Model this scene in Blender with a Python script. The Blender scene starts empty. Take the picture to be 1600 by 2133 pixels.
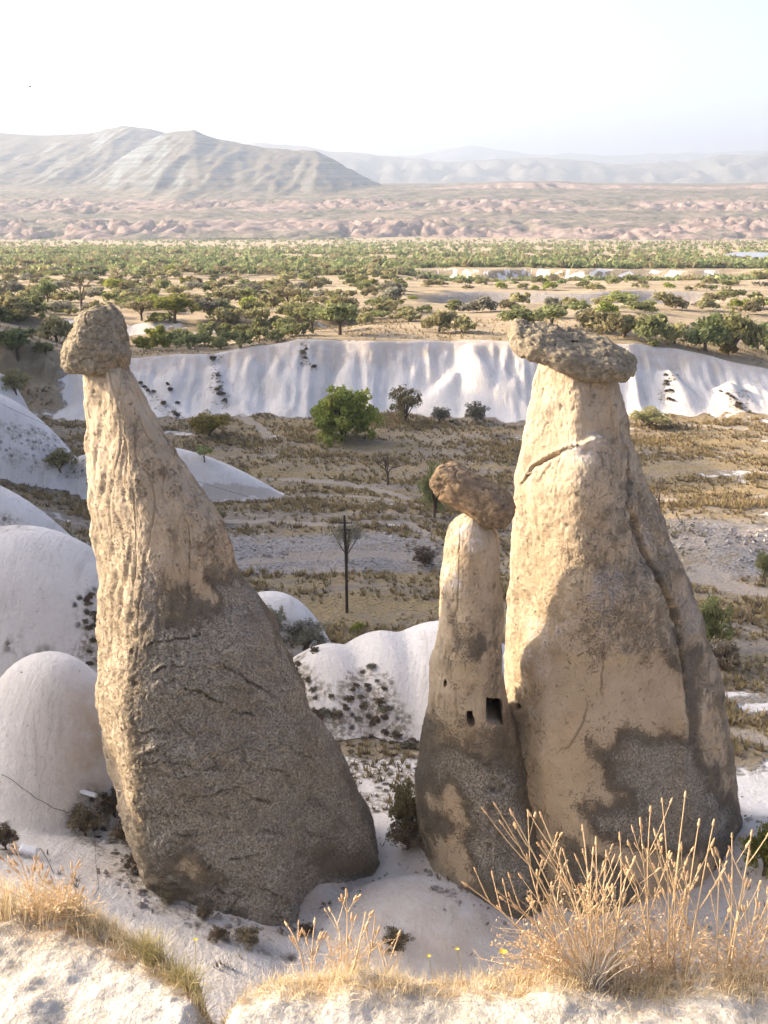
import bpy, math, random
import numpy as np
from math import radians, tan, sin, cos, atan

# ------------------------------------------------------------------ camera, sky, sun, exposure
scene = bpy.context.scene
COL = scene.collection
CAM_Z, PITCH, FOC = 23.3, radians(16.8), 2300.0          # focal length in 1600-pixel-wide units
cam_data = bpy.data.cameras.new('camera')
cam_data.sensor_fit = 'HORIZONTAL'; cam_data.sensor_width = 36.0
cam_data.lens = 36.0 * FOC / 1600.0
cam_data.clip_start = 0.05; cam_data.clip_end = 60000
cam = bpy.data.objects.new('camera', cam_data); COL.objects.link(cam)
cam.location = (0, 0, CAM_Z); cam.rotation_euler = (radians(90) - PITCH, 0, 0)
scene.camera = cam

SUN_AZ, SUN_EL = -73.0, 22.0                              # degrees clockwise from +Y, elevation
world = bpy.data.worlds.new('World'); scene.world = world; world.use_nodes = True
wn = world.node_tree.nodes; wl = world.node_tree.links
sky = wn.new('ShaderNodeTexSky'); sky.sky_type = 'NISHITA'; sky.sun_disc = False
sky.sun_elevation = radians(SUN_EL); sky.sun_rotation = radians(SUN_AZ % 360)
sky.altitude = 1000; sky.air_density = 0.26; sky.dust_density = 7.0; sky.ozone_density = 0.15
bg = wn['Background']; bg.inputs['Strength'].default_value = 0.15
wl.new(sky.outputs[0], bg.inputs['Color'])

sun_data = bpy.data.lights.new('sun', 'SUN'); sun_data.energy = 2.0; sun_data.angle = radians(0.8)
sun_data.color = (1.0, 0.77, 0.52)
sun = bpy.data.objects.new('sun', sun_data); COL.objects.link(sun)
sun.rotation_euler = (radians(90 - SUN_EL), 0, radians(180 - SUN_AZ))
scene.view_settings.view_transform = 'Standard'; scene.view_settings.look = 'None'
scene.view_settings.gamma = 1.0; scene.view_settings.exposure = 2.4
scene.cycles.volume_bounces = 1; scene.cycles.max_bounces = 6; scene.cycles.diffuse_bounces = 3
scene.cycles.use_denoising = True

# ------------------------------------------------------------------ numeric helpers
RNG = np.random.default_rng(7)
_G = np.random.default_rng(3)
PERM = np.concatenate([_G.permutation(512)] * 2)
_g3 = _G.normal(size=(512, 3)); _g3 /= np.linalg.norm(_g3, axis=1)[:, None]
_a = _G.uniform(0, 2 * np.pi, 512); _g2 = np.stack([np.cos(_a), np.sin(_a)], 1)

def noise2(x, y, seed=0):
    x = np.asarray(x, float) + seed * 17.31; y = np.asarray(y, float) - seed * 9.77
    xi = np.floor(x).astype(np.int64); yi = np.floor(y).astype(np.int64)
    xf = x - xi; yf = y - yi
    u = xf**3 * (xf * (xf * 6 - 15) + 10); v = yf**3 * (yf * (yf * 6 - 15) + 10)
    def g(ix, iy, fx, fy):
        gr = _g2[PERM[(PERM[ix & 511] + iy) & 511]]
        return gr[..., 0] * fx + gr[..., 1] * fy
    a = g(xi, yi, xf, yf); b = g(xi + 1, yi, xf - 1, yf)
    c = g(xi, yi + 1, xf, yf - 1); d = g(xi + 1, yi + 1, xf - 1, yf - 1)
    return 1.5 * ((a + (b - a) * u) + ((c + (d - c) * u) - (a + (b - a) * u)) * v)

def fbm2(x, y, octaves=4, seed=0, gain=0.5):
    s = 0.0; amp = 1.0; f = 1.0
    for o in range(octaves):
        s = s + amp * noise2(np.asarray(x) * f, np.asarray(y) * f, seed + o * 5); amp *= gain; f *= 2.03
    return s

def noise3(p, seed=0):
    p = p + np.array([seed * 13.1, -seed * 7.7, seed * 3.3])
    pi = np.floor(p).astype(np.int64); f = p - pi
    w = f**3 * (f * (f * 6 - 15) + 10)
    def g(dx, dy, dz):
        h = PERM[(PERM[(PERM[(pi[..., 0] + dx) & 511] + pi[..., 1] + dy) & 511] + pi[..., 2] + dz) & 511]
        gr = _g3[h]
        return gr[..., 0] * (f[..., 0] - dx) + gr[..., 1] * (f[..., 1] - dy) + gr[..., 2] * (f[..., 2] - dz)
    def L(a, b, t): return a + (b - a) * t
    x00 = L(g(0,0,0), g(1,0,0), w[..., 0]); x10 = L(g(0,1,0), g(1,1,0), w[..., 0])
    x01 = L(g(0,0,1), g(1,0,1), w[..., 0]); x11 = L(g(0,1,1), g(1,1,1), w[..., 0])
    return 1.5 * L(L(x00, x10, w[..., 1]), L(x01, x11, w[..., 1]), w[..., 2])

def fbm3(p, octaves=4, seed=0, gain=0.5):
    s = 0.0; amp = 1.0; f = 1.0
    for o in range(octaves):
        s = s + amp * noise3(p * f, seed + o * 5); amp *= gain; f *= 2.03
    return s

def smooth(a, b, x):
    t = np.clip((x - a) / (b - a), 0, 1); return t * t * (3 - 2 * t)
def smax(a, b, k):
    h = np.clip(0.5 + 0.5 * (a - b) / k, 0, 1); return b + (a - b) * h + k * h * (1 - h)

CP, SP = cos(PITCH), sin(PITCH)
def row_tan(py):                                   # tangent of the angle below the horizon of a photo row
    return math.tan(math.atan((py - 1066.5) / FOC) + PITCH)
def project(x, y, z):                              # world point -> photo pixel (used to lay out surface markings while building)
    d = y * CP - (z - CAM_Z) * SP; v = y * SP + (z - CAM_Z) * CP
    d = np.maximum(d, 1e-3)
    return 800 + FOC * x / d, 1066.5 - FOC * v / d
def x_at(px, y, z):
    return (px - 800) / FOC * (y * CP - (z - CAM_Z) * SP)
def at(px, py, y):                                 # world point seen at a photo pixel at ground distance y
    z = CAM_Z - y * row_tan(py); return np.array([x_at(px, y, z), y, z])

def in_poly(px, py, poly):
    inside = np.zeros(px.shape, bool); n = len(poly)
    for i in range(n):
        x1, y1 = poly[i]; x2, y2 = poly[(i + 1) % n]
        if y1 == y2: continue
        c = ((y1 > py) != (y2 > py)) & (px < (x2 - x1) * (py - y1) / (y2 - y1) + x1)
        inside ^= c
    return inside

# ------------------------------------------------------------------ mesh helpers
def make_mesh(name, verts, faces, attrs=None, smooth_shade=True):
    verts = np.ascontiguousarray(verts, np.float32).reshape(-1, 3)
    faces = np.ascontiguousarray(faces, np.int32); k = faces.shape[1]; n = faces.shape[0]
    me = bpy.data.meshes.new(name)
    me.vertices.add(len(verts)); me.vertices.foreach_set('co', verts.ravel())
    me.loops.add(n * k); me.loops.foreach_set('vertex_index', faces.ravel())
    me.polygons.add(n)
    me.polygons.foreach_set('loop_start', np.arange(0, n * k, k, dtype=np.int32))
    me.polygons.foreach_set('use_smooth', np.full(n, smooth_shade, bool))
    me.update(calc_edges=True)
    for an, av in (attrs or {}).items():
        av = np.ascontiguousarray(av, np.float32)
        if av.ndim == 2:
            a = me.attributes.new(an, 'FLOAT_VECTOR', 'POINT'); a.data.foreach_set('vector', av.ravel())
        else:
            a = me.attributes.new(an, 'FLOAT', 'POINT'); a.data.foreach_set('value', av)
    return me

def grid_faces(nr, nc, wrap=False):
    r = np.arange(nr - 1)[:, None]; c = np.arange(nc if wrap else nc - 1)[None, :]
    c2 = (c + 1) % nc
    return np.stack([r * nc + c, r * nc + c2, (r + 1) * nc + c2, (r + 1) * nc + c], -1).reshape(-1, 4)

def link(name, me, mat=None, parent=None, loc=None):
    o = bpy.data.objects.new(name, me); COL.objects.link(o)
    if mat is not None:
        if not me.materials: me.materials.append(mat)
    if parent is not None: o.parent = parent
    if loc is not None: o.location = loc
    return o
def tag(o, label=None, cat=None, group=None, kind=None):
    if label: o['label'] = label
    if cat: o['category'] = cat
    if group: o['group'] = group
    if kind: o['kind'] = kind
    return o
def empty(name, loc, label, cat, group=None, rz=0):
    o = bpy.data.objects.new(name, None); COL.objects.link(o); o.location = loc; o.rotation_euler.z = rz
    return tag(o, label, cat, group)

def tubes(P, R, sides=4):
    """P (n,k,3) polylines, R (n,k) radii -> verts, quads"""
    P = np.asarray(P, float); R = np.asarray(R, float); n, k, _ = P.shape
    T = np.gradient(P, axis=1); T /= np.linalg.norm(T, axis=2, keepdims=True) + 1e-9
    ref = np.zeros_like(T); ref[..., 0] = 1; m = np.abs(T[..., 0]) > 0.85; ref[m] = (0, 1, 0)
    A = np.cross(T, ref); A /= np.linalg.norm(A, axis=2, keepdims=True) + 1e-9; B = np.cross(T, A)
    ang = np.linspace(0, 2 * np.pi, sides, endpoint=False)
    V = P[:, :, None] + R[:, :, None, None] * (A[:, :, None] * np.cos(ang)[:, None] + B[:, :, None] * np.sin(ang)[:, None])
    i = np.arange(n)[:, None, None] * k * sides; j = np.arange(k - 1)[None, :, None] * sides; s = np.arange(sides)[None, None, :]
    s2 = (s + 1) % sides
    F = np.stack([i + j + s, i + j + s2, i + j + sides + s2, i + j + sides + s], -1).reshape(-1, 4)
    return V.reshape(-1, 3), F
def join(parts):
    V = []; F = []; o = 0
    for v, f in parts:
        V.append(v); F.append(np.asarray(f) + o); o += len(v)
    return np.concatenate(V), np.concatenate(F)
def box(cx, cy, cz, sx, sy, sz):
    v = np.array([[x, y, z] for z in (-1, 1) for y in (-1, 1) for x in (-1, 1)], float) * (sx / 2, sy / 2, sz / 2) + (cx, cy, cz)
    f = np.array([[0,2,3,1],[4,5,7,6],[0,1,5,4],[2,6,7,3],[0,4,6,2],[1,3,7,5]]); return v, f

# ------------------------------------------------------------------ material helpers
class NT:
    def __init__(s, name):
        s.m = bpy.data.materials.new(name); s.m.use_nodes = True; s.t = s.m.node_tree
        s.b = s.t.nodes['Principled BSDF']; s.b.inputs['Roughness'].default_value = 0.95
        s.b.inputs['Specular IOR Level'].default_value = 0.15
    def n(s, typ, **kw):
        nd = s.t.nodes.new(typ)
        for k, v in kw.items(): setattr(nd, k, v)
        return nd
    def put(s, sock, v):
        if isinstance(v, bpy.types.NodeSocket): s.t.links.new(v, sock)
        elif isinstance(v, (tuple, list)) and len(v) == 3 and sock.type == 'RGBA': sock.default_value = (*v, 1)
        else: sock.default_value = v
    def coord(s):
        return s.n('ShaderNodeTexCoord').outputs['Object']
    def geo(s):
        return s.n('ShaderNodeNewGeometry').outputs['Position']
    def mapping(s, v, scale):
        nd = s.n('ShaderNodeMapping'); s.put(nd.inputs[0], v); nd.inputs['Scale'].default_value = scale; return nd.outputs[0]
    def noise(s, v, scale, detail=4, rough=0.55, dist=0.0):
        nd = s.n('ShaderNodeTexNoise'); s.put(nd.inputs['Vector'], v)
        nd.inputs['Scale'].default_value = scale; nd.inputs['Detail'].default_value = detail
        nd.inputs['Roughness'].default_value = rough; nd.inputs['Distortion'].default_value = dist; return nd.outputs[0]
    def vor(s, v, scale, feature='F1'):
        nd = s.n('ShaderNodeTexVoronoi', feature=feature); s.put(nd.inputs['Vector'], v); nd.inputs['Scale'].default_value = scale; return nd
    def ramp(s, v, a, b, lo=0.0, hi=1.0):
        nd = s.n('ShaderNodeMapRange'); nd.interpolation_type = 'SMOOTHSTEP'
        s.put(nd.inputs[0], v); nd.inputs[1].default_value = a; nd.inputs[2].default_value = b
        nd.inputs[3].default_value = lo; nd.inputs[4].default_value = hi; return nd.outputs[0]
    def math(s, op, a, b=None):
        nd = s.n('ShaderNodeMath', operation=op); s.put(nd.inputs[0], a)
        if b is not None: s.put(nd.inputs[1], b)
        return nd.outputs[0]
    def mix(s, f, a, b):
        nd = s.n('ShaderNodeMix', data_type='RGBA'); s.put(nd.inputs[0], f); s.put(nd.inputs[6], a); s.put(nd.inputs[7], b); return nd.outputs[2]
    def attr(s, name):
        return s.n('ShaderNodeAttribute', attribute_name=name).outputs['Fac']
    def attrv(s, name):
        return s.n('ShaderNodeAttribute', attribute_name=name).outputs['Color']
    def bump(s, h, dist, strength=1.0, prev=None):
        nd = s.n('ShaderNodeBump'); s.put(nd.inputs['Height'], h); nd.inputs['Distance'].default_value = dist
        nd.inputs['Strength'].default_value = strength
        if prev is not None: s.put(nd.inputs['Normal'], prev)
        return nd.outputs[0]
    def done(s, col, normal=None):
        s.put(s.b.inputs['Base Color'], col)
        if normal is not None: s.put(s.b.inputs['Normal'], normal)
        return s.m
def plain(name, col, rough=0.6, metal=0.0):
    m = NT(name); c = m.coord(); f = m.noise(c, 9.0, 3)
    col2 = tuple(x * 0.72 for x in col)
    m.b.inputs['Roughness'].default_value = rough; m.b.inputs['Metallic'].default_value = metal
    return m.done(m.mix(f, col, col2))
# ------------------------------------------------------------------ terrain
_PX = np.array([-900, -300, 0, 120, 280, 450, 560, 620, 850, 1050, 1320, 1450, 1600, 1900, 2600.])
_RW = np.array([700, 690, 690, 730, 746, 736, 722, 707, 711, 711, 716, 736, 772, 790, 780.])
_CZ = np.array([CAM_Z - 140 * row_tan(r) for r in _RW]); _CX = (_PX - 800) / FOC * 140
_BY = [-300, 3.2, 4.4, 21, 25, 28, 36, 46, 60, 100, 127, 400]
_BZ = [20.0, 19.8, 18.2, 2.6, 0.6, -0.2, -0.4, -1.6, -3.0, -4.0, -4.0, -4.0]
# smooth tuff domes: (px, row of top, distance, radius x, radius y, base z, exponent, turn)
_D = [(88, 1370, 39.5, 3.9, 4.4, -0.5, 1.2, 0), (30, 1098, 52, 9.0, 5.6, -1.5, 1.05, 0), (-120, 985, 67, 11.0, 5.0, -3, 1.0, -0.05),
      (-70, 808, 95, 11.0, 7.0, -4, 1.0, 0), (-20, 776, 116, 4.2, 6, -4, 1.2, 0), (300, 925, 94, 13.5, 4.0, -4.3, 0.9, -0.06),
      (560, 1236, 58, 4.0, 3.2, -3.5, 1.2, 0), (930, 1306, 51, 6.5, 7.5, -3.2, 0.9, 0.15), (690, 1352, 49.5, 5.0, 6.5, -3.4, 0.9, 0.1), (800, 1326, 50.5, 5.0, 7.0, -3.3, 0.9, 0.1), (930, 1752, 34.6, 3.4, 4.4, -1.5, 1.0, 0), (1300, 1840, 34.0, 7.0, 5.6, -1.5, 1.0, 0),
      (1660, 1770, 34, 3.0, 4.5, -1.0, 1.2, 0), (650, 1776, 34.3, 3.4, 4.6, -1.7, 1.0, 0.0), (860, 1850, 31.5, 4.6, 3.2, -1.6, 1.0, 0.2)]
DOMES = []
for px, rw, yy, rx, ry, zb, e, tu in _D:
    c = at(px, rw, yy); DOMES.append((c[0], c[1], c[2], rx, ry, zb, e, tu))
# pyramids and buttresses standing out of the white cliff: (px, top row, distance, radius, elongation)
_C = [(985, 706, 140, 7.5, 1.8), (735, 712, 141, 5.0, 2.2), (585, 738, 139.5, 3.6, 2.4), (520, 738, 139.5, 3.2, 2.4), (940, 768, 136, 4.6, 1.8),
      (1062, 782, 135.5, 5.4, 1.6), (1250, 742, 139.5, 5.2, 2.0), (1400, 762, 137.5, 4.8, 2.0), (1520, 790, 135.5, 4.6, 1.9), (650, 745, 139.5, 3.0, 2.6), (845, 730, 140, 4.2, 2.3), (450, 758, 138.5, 4.0, 2.2), (360, 765, 138.5, 4.4, 2.1)]
CONES = [(*at(px, rw, yy), r, e) for px, rw, yy, r, e in _C]

LAKE_Z = 3.7 - 0.043 * (515 - 140)
def cliff_lines(X):
    fl = np.abs(noise2(X / 7.0, X * 0 + 3.3, 4)); fl2 = np.abs(noise2(X / 2.6, X * 0 + 8.3, 5))
    crest = 140 + 1.6 * noise2(X / 16.0, X * 0 + 1.1, 2) + 0.8 * fl
    foot = 127.5 + 3.0 * noise2(X / 14.0, X * 0 + 5.1, 3) + (1.8 + 6.5 * smooth(-0.4, 0.5, noise2(X / 22.0, X * 0 + 7.7, 6))) * fl + 1.2 * fl2
    return foot, crest

def terrain(X, Y, full=False):
    X = np.asarray(X, float); Y = np.asarray(Y, float)
    base = np.interp(Y, _BY, _BZ)
    near = smooth(40, 24, Y) * smooth(6, 20, Y)
    base = base + near * (np.clip(-8.5 - X, 0, 14) * 0.42 - np.clip(X + 4.0, 0, 6) * 0.10 + np.clip(-3.0 - X, 0, 5.5) * 0.36)       # slope rising to the left of the chimneys
    base = base + smooth(10, 40, X - 0.2 * Y) * smooth(20, 50, Y) * 1.2
    left = smooth(38, 60, Y) * smooth(130, 100, Y)
    base = base + left * np.clip(-(X + 0.24 * Y + 1.0), 0, 30) * 0.26                              # hillside below the left domes
    base = base + 0.35 * fbm2(X / 11, Y / 11, 3, 1) * smooth(26, 50, Y) + 0.06 * fbm2(X / 1.3, Y / 1.3, 3, 2) * smooth(40, 55, Y)
    # low scarp across the valley (grey bank)
    bank = smooth(-26, -10, X) * smooth(14, -2, X)
    base = base + bank * (0.9 * smooth(74, 79, Y) - 0.9 * smooth(79, 100, Y))
    bankr = smooth(18, 26, X)
    base = base + bankr * (1.1 * smooth(75, 81, Y + 0.1 * X) - 1.1 * smooth(81, 100, Y))
    white = np.zeros_like(base)
    h = base
    for cx, cy, zt, rx, ry, zb, e, tu in DOMES:
        dx = X - cx; dy = Y - cy; c, s = cos(tu), sin(tu); u = (dx * c + dy * s) / rx; v = (-dx * s + dy * c) / ry
        d2 = u * u + v * v
        b = zb + (zt - zb) * (1 - d2 ** e); b = np.maximum(b, -400)
        white = np.maximum(white, smooth(-0.35, 0.25, b - h)); h = smax(b, h, 0.35)
    # the white cliff across the valley
    foot, crest = cliff_lines(X)
    zc = np.interp(X * 140 / np.maximum(Y, 120), _CX, _CZ) + 0.25 * noise2(X / 5.0, X * 0, 9)
    t = (Y - foot) / (crest - foot)
    t = t + 0.05 * smooth(-0.1, 0.15, t) * smooth(1.02, 0.8, t) * fbm2(X / 1.1, Y / 5.0, 3, 27)
    tc = np.clip(t, 0, 1)
    prof = 0.42 * tc + 0.58 * (tc ** 2.0)
    floor = h
    hc = floor + (zc - floor) * prof
    plate = zc + (3.7 - 0.043 * (Y - 140) - zc) * smooth(140, 215, Y)
    plate = plate + 0.5 * fbm2(X / 30, Y / 30, 3, 11) * smooth(142, 170, Y)
    slope_far = np.where(Y > 1500, -54.8, plate)
    bx = X / np.maximum(Y, 1)
    m1 = smooth(0.02, 0.07, bx + 0.03 * noise2(Y / 60, X / 60, 3)) * smooth(0.31, 0.26, bx)
    yb = 247 + 6 * noise2(X / 25, X * 0, 21)
    plate = plate - 3.0 * m1 * smooth(205, 243, Y) * (1 - smooth(yb - 1, yb + 4, Y))
    m2 = smooth(0.01, 0.06, bx) * smooth(0.36, 0.31, bx)
    yb2 = 392 + 12 * noise2(X / 20, X * 0, 22)
    plate = plate - 4.6 * m2 * smooth(300, 380, Y) * (1 - smooth(yb2 - 2, yb2 + 8, Y))
    m3 = smooth(0.0, -0.05, bx)
    yb3 = 168 + 5 * noise2(X / 18, X * 0, 23)
    plate = plate - 1.3 * m3 * smooth(142, 164, Y) * (1 - smooth(yb3 - 1, yb3 + 3, Y))
    plate = np.where(Y > 1450, np.maximum(plate, -54.8), plate)
    h = np.where(t <= 0, h, np.where(t < 1, hc, plate))
    for cx, cy, zt, r, e in CONES:
        wx = X - cx - 0.9 * noise2(Y / 5.0, X * 0 + cx, 71) - 0.10 * (Y - cy) * math.sin(cx)
        d = np.sqrt((wx / (r * (1 + 0.25 * noise2(X / 3, Y / 6, 72)))) ** 2 + (np.where(Y < cy, (Y - cy) / (r * e), (Y - cy) / (r * 0.5))) ** 2 + 0.03)
        b = zt + 0.5 - (zt + 5.5) * np.minimum(d, 90) ** 1.05
        white = np.maximum(white, smooth(-0.3, 0.3, b - h)); h = smax(b, h, 1.5)
    wcl = smooth(-0.10, 0.12, t) * smooth(1.05, 0.98, t) * (0.25 + 0.75 * smooth(-42, -35, X + 4 * noise2(X / 6, Y / 4, 28)))
    white = np.maximum(white, wcl)
    lk = smooth(1.5, 1.0, np.hypot((X - 194) / 26, (Y - 545) / 34))
    h = h + lk * (LAKE_Z - 1.0 - h)
    # unseen hill outside the frame to the left, shaped to shade the valley
    xr = -40 - 0.40 * Y
    R = np.interp(Y, [-60, 0, 25, 70, 110, 145, 168, 185, 205, 240], [0, 2, 14, 32, 44, 48, 46, 26, 8, 0])
    rid = R * smooth(xr + 26, xr, X)
    h = h + rid
    h = np.where(np.abs(X) + np.abs(Y) > 6000, np.minimum(h, -54.8), h)
    if not full: return h
    # colour masks
    nz = fbm2(X / 9, Y / 9, 4, 31); nf = fbm2(X / 2.2, Y / 2.2, 4, 33)
    nearw = smooth(47, 40, Y + 2.0 * nz)
    white = np.maximum(white, nearw * smooth(22, 27, Y + 1.5 * nz))
    white = np.maximum(white, 0.55 * smooth(0.5, 0.95, nz + 0.45 * nf) * (Y < 130))
    w2 = m2 * smooth(yb2 - 6, yb2 - 1, Y) * smooth(yb2 + 14, yb2 + 4, Y)
    white = np.maximum(white, 0.75 * w2 * smooth(-0.4, 0.2, nf))
    white = np.maximum(white, 0.7 * m3 * smooth(yb3 - 4, yb3 - 1, Y) * smooth(yb3 + 4, yb3 + 2, Y) * smooth(-0.1, 0.3, nz))
    grey = np.maximum(m1 * smooth(yb - 3, yb, Y) * smooth(yb + 6, yb + 3, Y), np.maximum(bank * smooth(72.5, 74, Y) * smooth(82, 79.5, Y), bankr * smooth(71, 73, Y) * smooth(85, 81, Y)))
    return h, white, grey, nz, nf

def ground_hit(px, py):
    d = np.array([(px - 800) / FOC, CP + SP * (1066.5 - py) / FOC, -SP + CP * (1066.5 - py) / FOC])
    t = np.geomspace(16, 2500, 1600)
    P = d[None] * t[:, None]; g = terrain(P[:, 0], P[:, 1]); z = CAM_Z + P[:, 2]
    k = np.argmax(z < g)
    if k == 0: k = len(t) - 1
    a = (z - g)[k - 1]; b = (z - g)[k]; f = a / (a - b + 1e-9)
    p = P[k - 1] + (P[k] - P[k - 1]) * f
    return np.array([p[0], p[1], float(terrain(p[0:1], p[1:2])[0])])

def axis(segs):
    out = [segs[0][0]]
    for a, b, s0, s1 in segs:
        x = a
        n = max(2, int(round((b - a) / (0.5 * (s0 + s1)))))
        w = np.linspace(s0, s1, n); w *= (b - a) / w.sum(); out += list(a + np.cumsum(w))
    return np.array(out)
xs = axis([(-16000, -3000, 3000, 600), (-3000, -400, 500, 25), (-400, -75, 20, 2.5), (-75, -45, 2.0, 0.45), (-45, 52, 0.29, 0.29), (52, 75, 0.45, 1.5), (75, 400, 2, 20), (400, 3000, 25, 500), (3000, 16000, 600, 3000)])
ys = axis([(-2000, -20, 400, 4), (-20, 18, 3, 0.5), (18, 60, 0.20, 0.28), (60, 118, 0.30, 0.42), (118, 146, 0.25, 0.25), (146, 260, 0.7, 1.4), (260, 420, 1.5, 2.5), (420, 1600, 4, 30), (1600, 18000, 60, 2500)])
GX, GY = np.meshgrid(xs, ys)
H, WHITE, GREY, NZ, NF = terrain(GX, GY, True)
# trails trodden through the dry grass, laid on the ground where the photograph shows them
TRAILS = [([(430, 1026), (560, 1029), (700, 1030), (800, 1038), (880, 1052)], 0.55), ([(560, 996), (640, 1000), (720, 1006), (800, 1024), (840, 1034)], 0.7),
          ([(440, 1086), (560, 1083), (700, 1092), (850, 1088), (905, 1120)], 0.6), ([(500, 1169), (600, 1161), (720, 1153), (860, 1157)], 0.6),
          ([(1350, 1042), (1480, 1043), (1620, 1030)], 0.7), ([(1390, 1129), (1480, 1125), (1530, 1113), (1620, 1094)], 0.8), ([(1480, 1124), (1560, 1131), (1620, 1139)], 0.6),
          ([(1425, 884), (1480, 888), (1545, 892)], 0.9), ([(500, 866), (540, 886), (563, 912)], 0.7), ([(1440, 1200), (1500, 1210), (1560, 1230), (1620, 1236)], 1.0), ([(1520, 1520), (1620, 1548)], 0.5), ([(1460, 1180), (1500, 1200)], 0.8),
          ([(600, 1182), (680, 1190), (760, 1186)], 0.35)]
PATH = np.zeros_like(H)
for pts, w in TRAILS:
    g = np.array([ground_hit(*p)[:2] for p in pts])
    for a, b in zip(g[:-1], g[1:]):
        lo = np.minimum(a, b) - 4; hi = np.maximum(a, b) + 4
        i0, i1 = np.searchsorted(ys, [lo[1], hi[1]]); j0, j1 = np.searchsorted(xs, [lo[0], hi[0]])
        sx, sy = GX[i0:i1, j0:j1], GY[i0:i1, j0:j1]
        d = b - a; t = np.clip(((sx - a[0]) * d[0] + (sy - a[1]) * d[1]) / (d @ d + 1e-9), 0, 1)
        dist = np.hypot(sx - a[0] - t * d[0], sy - a[1] - t * d[1]) + 0.25 * NF[i0:i1, j0:j1]
        PATH[i0:i1, j0:j1] = np.maximum(PATH[i0:i1, j0:j1], smooth(w * 1.25, w * 0.55, dist))
H = H - 0.08 * PATH * (GY < 130)

# scrubby patches: dark dead brush on the white tuff (photo pixels -> ground)
PXg, PYg = project(GX, GY, H)
SCRUB = np.zeros_like(H)
jx = PXg + 16 * NF + 14 * NZ; jy = PYg + 12 * NF
_polys = [([(700, 1400), (760, 1385), (830, 1420), (850, 1500), (880, 1560), (900, 1640), (700, 1640), (640, 1480), (600, 1380), (650, 1390), (690, 1440)], 1.0),
          ([(150, 1650), (215, 1630), (300, 1720), (335, 1850), (300, 1870), (240, 1800), (160, 1745), (140, 1700)], 1.0),
          ([(320, 1850), (520, 1940), (640, 1975), (620, 2010), (450, 1960), (330, 1900)], 0.8),
          ([(150, 1250), (215, 1230), (215, 1390), (120, 1380), (165, 1330)], 1.0), ([(0, 1330), (130, 1370), (60, 1440), (0, 1440)], 0.9),
          ([(0, 880), (90, 890), (180, 930), (190, 1010), (0, 960)], 0.6), ([(0, 1070), (60, 1100), (0, 1110)], 0.7), ([(0, 1700), (22, 1720), (40, 1780), (0, 1790)], 1.0),
          ([(560, 1290), (690, 1320), (640, 1370), (590, 1390)], 0.9), ([(690, 1600), (860, 1590), (880, 1690), (760, 1700)], 0.9),
          ([(445, 730), (460, 730), (468, 845), (450, 845)], 0.8), ([(285, 790), (330, 820), (380, 870), (350, 880)], 0.6), ([(622, 705), (640, 705), (660, 770), (640, 770)], 0.7), ([(1500, 800), (1560, 820), (1570, 870), (1520, 850)], 0.8), ([(1385, 790), (1402, 760), (1412, 800), (1390, 850), (1378, 840)], 0.8)]
for poly, w in _polys:
    SCRUB = np.maximum(SCRUB, w * in_poly(jx, jy, poly) * (GY > (45 if poly[0] in ((0, 1330), (150, 1250)) else 20)))
EDGE = smooth(0.12, 0.5, WHITE) * smooth(0.95, 0.6, WHITE)
# bounce light from the left chimney painted as warmer tuff on the dome flank
BOUNCE_STAIN = smooth(120, 200, PXg) * smooth(1400, 1480, PYg) * smooth(1680, 1600, PYg) * smooth(230, 215, PXg) * (GY < 46) * (GY > 30)
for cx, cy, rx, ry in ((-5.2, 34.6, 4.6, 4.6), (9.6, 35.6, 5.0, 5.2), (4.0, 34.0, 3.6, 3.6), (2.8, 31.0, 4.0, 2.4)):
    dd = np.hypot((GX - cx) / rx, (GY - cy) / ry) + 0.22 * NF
    BOUNCE_STAIN = np.maximum(BOUNCE_STAIN, 0.45 * smooth(1.35, 0.9, dd))
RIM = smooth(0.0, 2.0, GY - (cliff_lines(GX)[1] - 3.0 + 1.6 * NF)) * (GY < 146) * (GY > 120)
BOUNCE_STAIN = np.maximum(BOUNCE_STAIN, 0.45 * RIM)
VALE = smooth(40, 50, GY) * smooth(136, 126, GY)

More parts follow.
